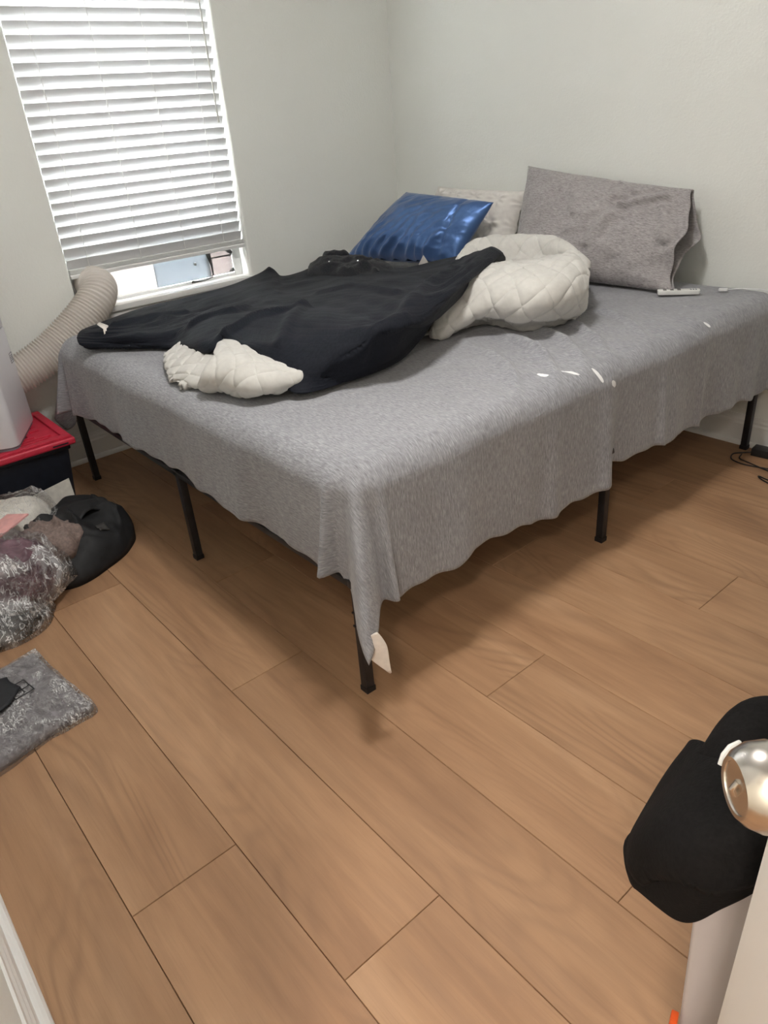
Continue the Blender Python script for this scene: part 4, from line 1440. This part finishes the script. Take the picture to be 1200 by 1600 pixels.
wg = lump('white_garment', [(0.52, -2.42), (0.56, -2.34), (0.68, -2.33), (0.78, -2.40), (0.82, -2.52), (0.76, -2.68), (0.60, -2.72), (0.50, -2.60)], 0.02, 0.165, M['cream'], 81, 0.012, (8, 40), power=2.6)
tag(wg, 'cream pleated garment in a clear bag against the dark tote', 'garment')
wgw = lump('plastic_wrap', [(0.50, -2.40), (0.55, -2.31), (0.69, -2.31), (0.80, -2.38), (0.84, -2.52), (0.78, -2.70), (0.60, -2.74), (0.48, -2.60)], 0.018, 0.185, M['polybag_soft'], 83, 0.020, (9, 26), power=2.2, parent=wg, crease=0.012)

pink = MB().box(-0.07, -0.05, 0, 0.07, 0.05, 0.006).build('pink_card', M['pink'], bevel=0.001)
pink.location = (0.83, -2.535, 0.198)
pink.rotation_euler = (0.15, 0.10, math.radians(-60))
tag(pink, 'small pink card on the cream garment', 'card')

plum = lump('plum_garment', [(0.84, -2.52), (0.90, -2.44), (1.02, -2.44), (1.10, -2.50), (1.14, -2.60), (1.10, -2.74), (0.98, -2.80), (0.86, -2.72)], 0.04, 0.150, M['plum'], 91, 0.020, (9, 24), power=2.0, crease=0.014)
tag(plum, 'plum brown satin garment in crinkled clear plastic', 'garment')
lump('plastic_wrap', [(0.82, -2.52), (0.89, -2.42), (1.03, -2.42), (1.12, -2.49), (1.16, -2.60), (1.12, -2.76), (0.98, -2.82), (0.84, -2.74)], 0.038, 0.166, M['polybag'], 93, 0.026, (11, 30), power=1.9, parent=plum, crease=0.018, rings=34, seg=140)

blk = lump('black_garment', [(1.02, -2.54), (1.10, -2.53), (1.19, -2.60), (1.21, -2.70), (1.16, -2.80), (1.00, -2.86), (0.88, -2.80), (0.90, -2.64)], 0.001, 0.075, M['black_cloth'], 101, 0.014, (10, 26))
tag(blk, 'black garment in a shiny clear bag at the front of the pile', 'garment')
lump('plastic_wrap', [(1.01, -2.52), (1.11, -2.51), (1.21, -2.59), (1.225, -2.70), (1.18, -2.82), (1.00, -2.88), (0.86, -2.82), (0.88, -2.63)], 0.0005, 0.090, M['polybag'], 103, 0.018, (12, 30), parent=blk, crease=0.016)

# flat wrapped garment near the wall
fg = lump('folded_garment', [(1.315, -2.640), (1.42, -2.628), (1.55, -2.612), (1.655, -2.600), (1.668, -2.67), (1.69, -2.78), (1.705, -2.895), (1.60, -2.915), (1.45, -2.925), (1.345, -2.925), (1.335, -2.85), (1.325, -2.74)],
          0.001, 0.026, M['grey_knit'], 111, 0.004, (14, 30), power=9)
tag(fg, 'flat folded grey garment in clear plastic lying alone on the planks', 'garment')
lump('plastic_wrap', [(1.300, -2.632), (1.42, -2.620), (1.55, -2.604), (1.668, -2.590), (1.682, -2.67), (1.70, -2.78), (1.715, -2.900), (1.60, -2.922), (1.45, -2.932), (1.335, -2.932), (1.322, -2.85), (1.312, -2.74)],
     0.0005, 0.032, M['polybag_flat'], 113, 0.008, (16, 40), power=8, parent=fg)
cd = dense([[(1.40, -2.89, .036), (1.47, -2.885, .042), (1.545, -2.87, .040)], [(1.385, -2.80, .038), (1.46, -2.79, .048), (1.535, -2.775, .044)], [(1.40, -2.735, .036), (1.44, -2.735, .044), (1.475, -2.72, .040)]], 12, 12)
cdo = solidify(obj('black_card', cd.reshape(-1, 3), grid_faces(12, 12), M['dark_card'], fg, True), 0.003)
tag(cdo, 'black folded card lying on the plastic')
lg = MB()


def mark(x0, y0, x1, y1, w=0.0016, z=0.0345):
    a, b = Vector((x0, y0)), Vector((x1, y1))
    t = (b - a).normalized()
    q = Vector((-t.y, t.x)) * w
    vs = []
    for zz in (z, z + 0.0008):
        for s_ in (a + q, b + q, b - q, a - q):
            vs.append((s_.x, s_.y, zz))
    lg.add(vs, [(0, 1, 2, 3), (7, 6, 5, 4), (0, 4, 5, 1), (1, 5, 6, 2), (2, 6, 7, 3), (3, 7, 4, 0)])


for a in ((1.445, -2.705, 1.505, -2.695), (1.505, -2.695, 1.512, -2.745), (1.512, -2.745, 1.470, -2.750), (1.478, -2.700, 1.484, -2.728), (1.462, -2.724, 1.500, -2.718), (1.445, -2.705, 1.449, -2.73)):
    mark(*a)
lg.build('printed_mark', M['ink_black'], fg)

# ------------------------------------------------------------------ small things on the bed, cables on the floor
rem = empty('remote_control', (1.862, -0.268, 0.632))
rem.rotation_euler = (0, 0, math.radians(36))
tag(rem, 'slim white remote control on the sheet in front of the grey pillow', 'remote control')
MB().add(*rprism(0.15, 0.036, 0.008, 0, 0.016, 0.002, -0.075, -0.018)).build('body', M['remote'], rem, bevel=0.003)
for x in (-0.055, -0.030, -0.005):
    MB().box(x, -0.012, 0.016, x + 0.012, 0.012, 0.0175).build('button', M['button'], rem, bevel=0.0005)
for k in range(3):
    MB().box(0.040 + k * 0.009, -0.009, 0.016, 0.045 + k * 0.009, 0.007, 0.0166).build('printed_mark', M['ink'], rem)

chg = empty('charging_cable', (1.955, -0.150, 0.630))
tag(chg, 'white charging cable with its plug resting on the sheet at the wall', 'cable')
local(MB().add(*rprism(0.032, 0.014, 0.006, 0, 0.009)).build('plug', M['cable_white'], bevel=0.002), chg)
chg.children[0].matrix_parent_inverse = Matrix.Identity(4)
chg.children[0].rotation_euler = (0, 0, math.radians(25))
cpts = cr([(1.984, -0.132, .636), (2.01, -0.115, .638), (2.05, -0.085, .636), (2.09, -0.065, .632), (2.13, -0.055, .610), (2.175, -0.06, .555), (2.205, -0.08, .48), (2.215, -0.10, .42), (2.200, -0.115, .345),
           (2.203, -0.125, .300), (2.225, -0.115, .285), (2.255, -0.09, .30), (2.26, -0.075, .335), (2.235, -0.08, .350), (2.208, -0.10, .335)], 90)
local(MB().tube([tuple(q) for q in cpts], 0.0018, 8).build('cord', M['cable_white'], smooth=True), chg)

adp = empty('power_adapter', (2.195, -0.075, 0))
tag(adp, 'black power adapter on the floor by the bed leg', 'power adapter')
a_ = MB().box(-0.040, -0.026, 0, 0.040, 0.026, 0.032).build('brick', M['black_rubber'], bevel=0.004)
a_.location = (2.195, -0.072, 0.0)
a_.rotation_euler = (0, 0, math.radians(6))
local(a_, adp)
c1 = cr([(2.165, -0.085, .012), (2.13, -0.10, .004), (2.105, -0.135, .004), (2.125, -0.185, .004), (2.18, -0.20, .004), (2.25, -0.185, .004), (2.32, -0.165, .005), (2.40, -0.16, .004)], 60)
c2 = cr([(2.13, -0.115, .003), (2.145, -0.16, .004), (2.20, -0.185, .008), (2.28, -0.20, .004), (2.36, -0.215, .004), (2.37, -0.25, .004), (2.32, -0.272, .004), (2.268, -0.262, .004), (2.295, -0.285, .004), (2.36, -0.31, .004)], 70)
c3 = cr([(2.232, -0.065, .016), (2.26, -0.05, .024), (2.30, -0.05, .012), (2.38, -0.06, .004)], 30)
for c in (c1, c2, c3):
    local(MB().tube([tuple(q) for q in c], 0.0025, 8).build('cord', M['black_rubber'], smooth=True), adp)

# ------------------------------------------------------------------ right: bin with hoodie
BA = math.radians(21)
ham = empty('storage_bin', (3.100, -2.345, 0))
ham.rotation_euler = (0, 0, BA)
tag(ham, 'white tapered bin under the black hoodie beside the door', 'bin')
MB().frustum((0.025, 0.018, 0.27, 0.15), (0.0, 0.0, 0.295, 0.165), 0.0, 0.60).build('body', M['hamper'], ham, bevel=0.006, segs=3)
MB().box(-0.003, -0.003, 0.600, 0.298, 0.168, 0.612).build('rim', M['hamper'], ham, bevel=0.004)
cl = MB().box(0.002, -0.003, 0.290, 0.011, 0.010, 0.312).build('clip', M['orange'], ham, bevel=0.002)
tag(cl, 'orange plastic clip')
MB().box(0.004, -0.001, 0.262, 0.011, 0.008, 0.290).build('clip_tab', M['drawcord'], ham, bevel=0.002)

G = dense(HOODIE, 70, 70)
N = grid_normals(G)
N = np.where(N[..., 2:3] < 0, -N, N)
f = (vnoise(G.reshape(-1, 3), 9, 121) * 0.007 + vnoise(G.reshape(-1, 3), 22, 122) * 0.002).reshape(70, 70)
G = G + N * f[..., None]
hd = solidify(obj('hoodie', G.reshape(-1, 3), grid_faces(70, 70), M['hoodie'], None, True), 0.012)
tag(hd, 'black hoodie thrown over the white bin', 'hoodie')
hood = lump('hood', [(3.040, -2.250), (3.040, -2.175), (3.08, -2.118), (3.14, -2.095), (3.21, -2.12), (3.26, -2.19), (3.24, -2.29), (3.15, -2.315), (3.08, -2.295)], 0.612, 0.088, M['hoodie'], 131, 0.018, (9, 22), parent=hd)
MB().tube([(3.080, -2.292, .690), (3.079, -2.286, .699), (3.080, -2.276, .704), (3.083, -2.262, .702)], 0.0032, 8).build('drawcord', M['drawcord'], hd, smooth=True)
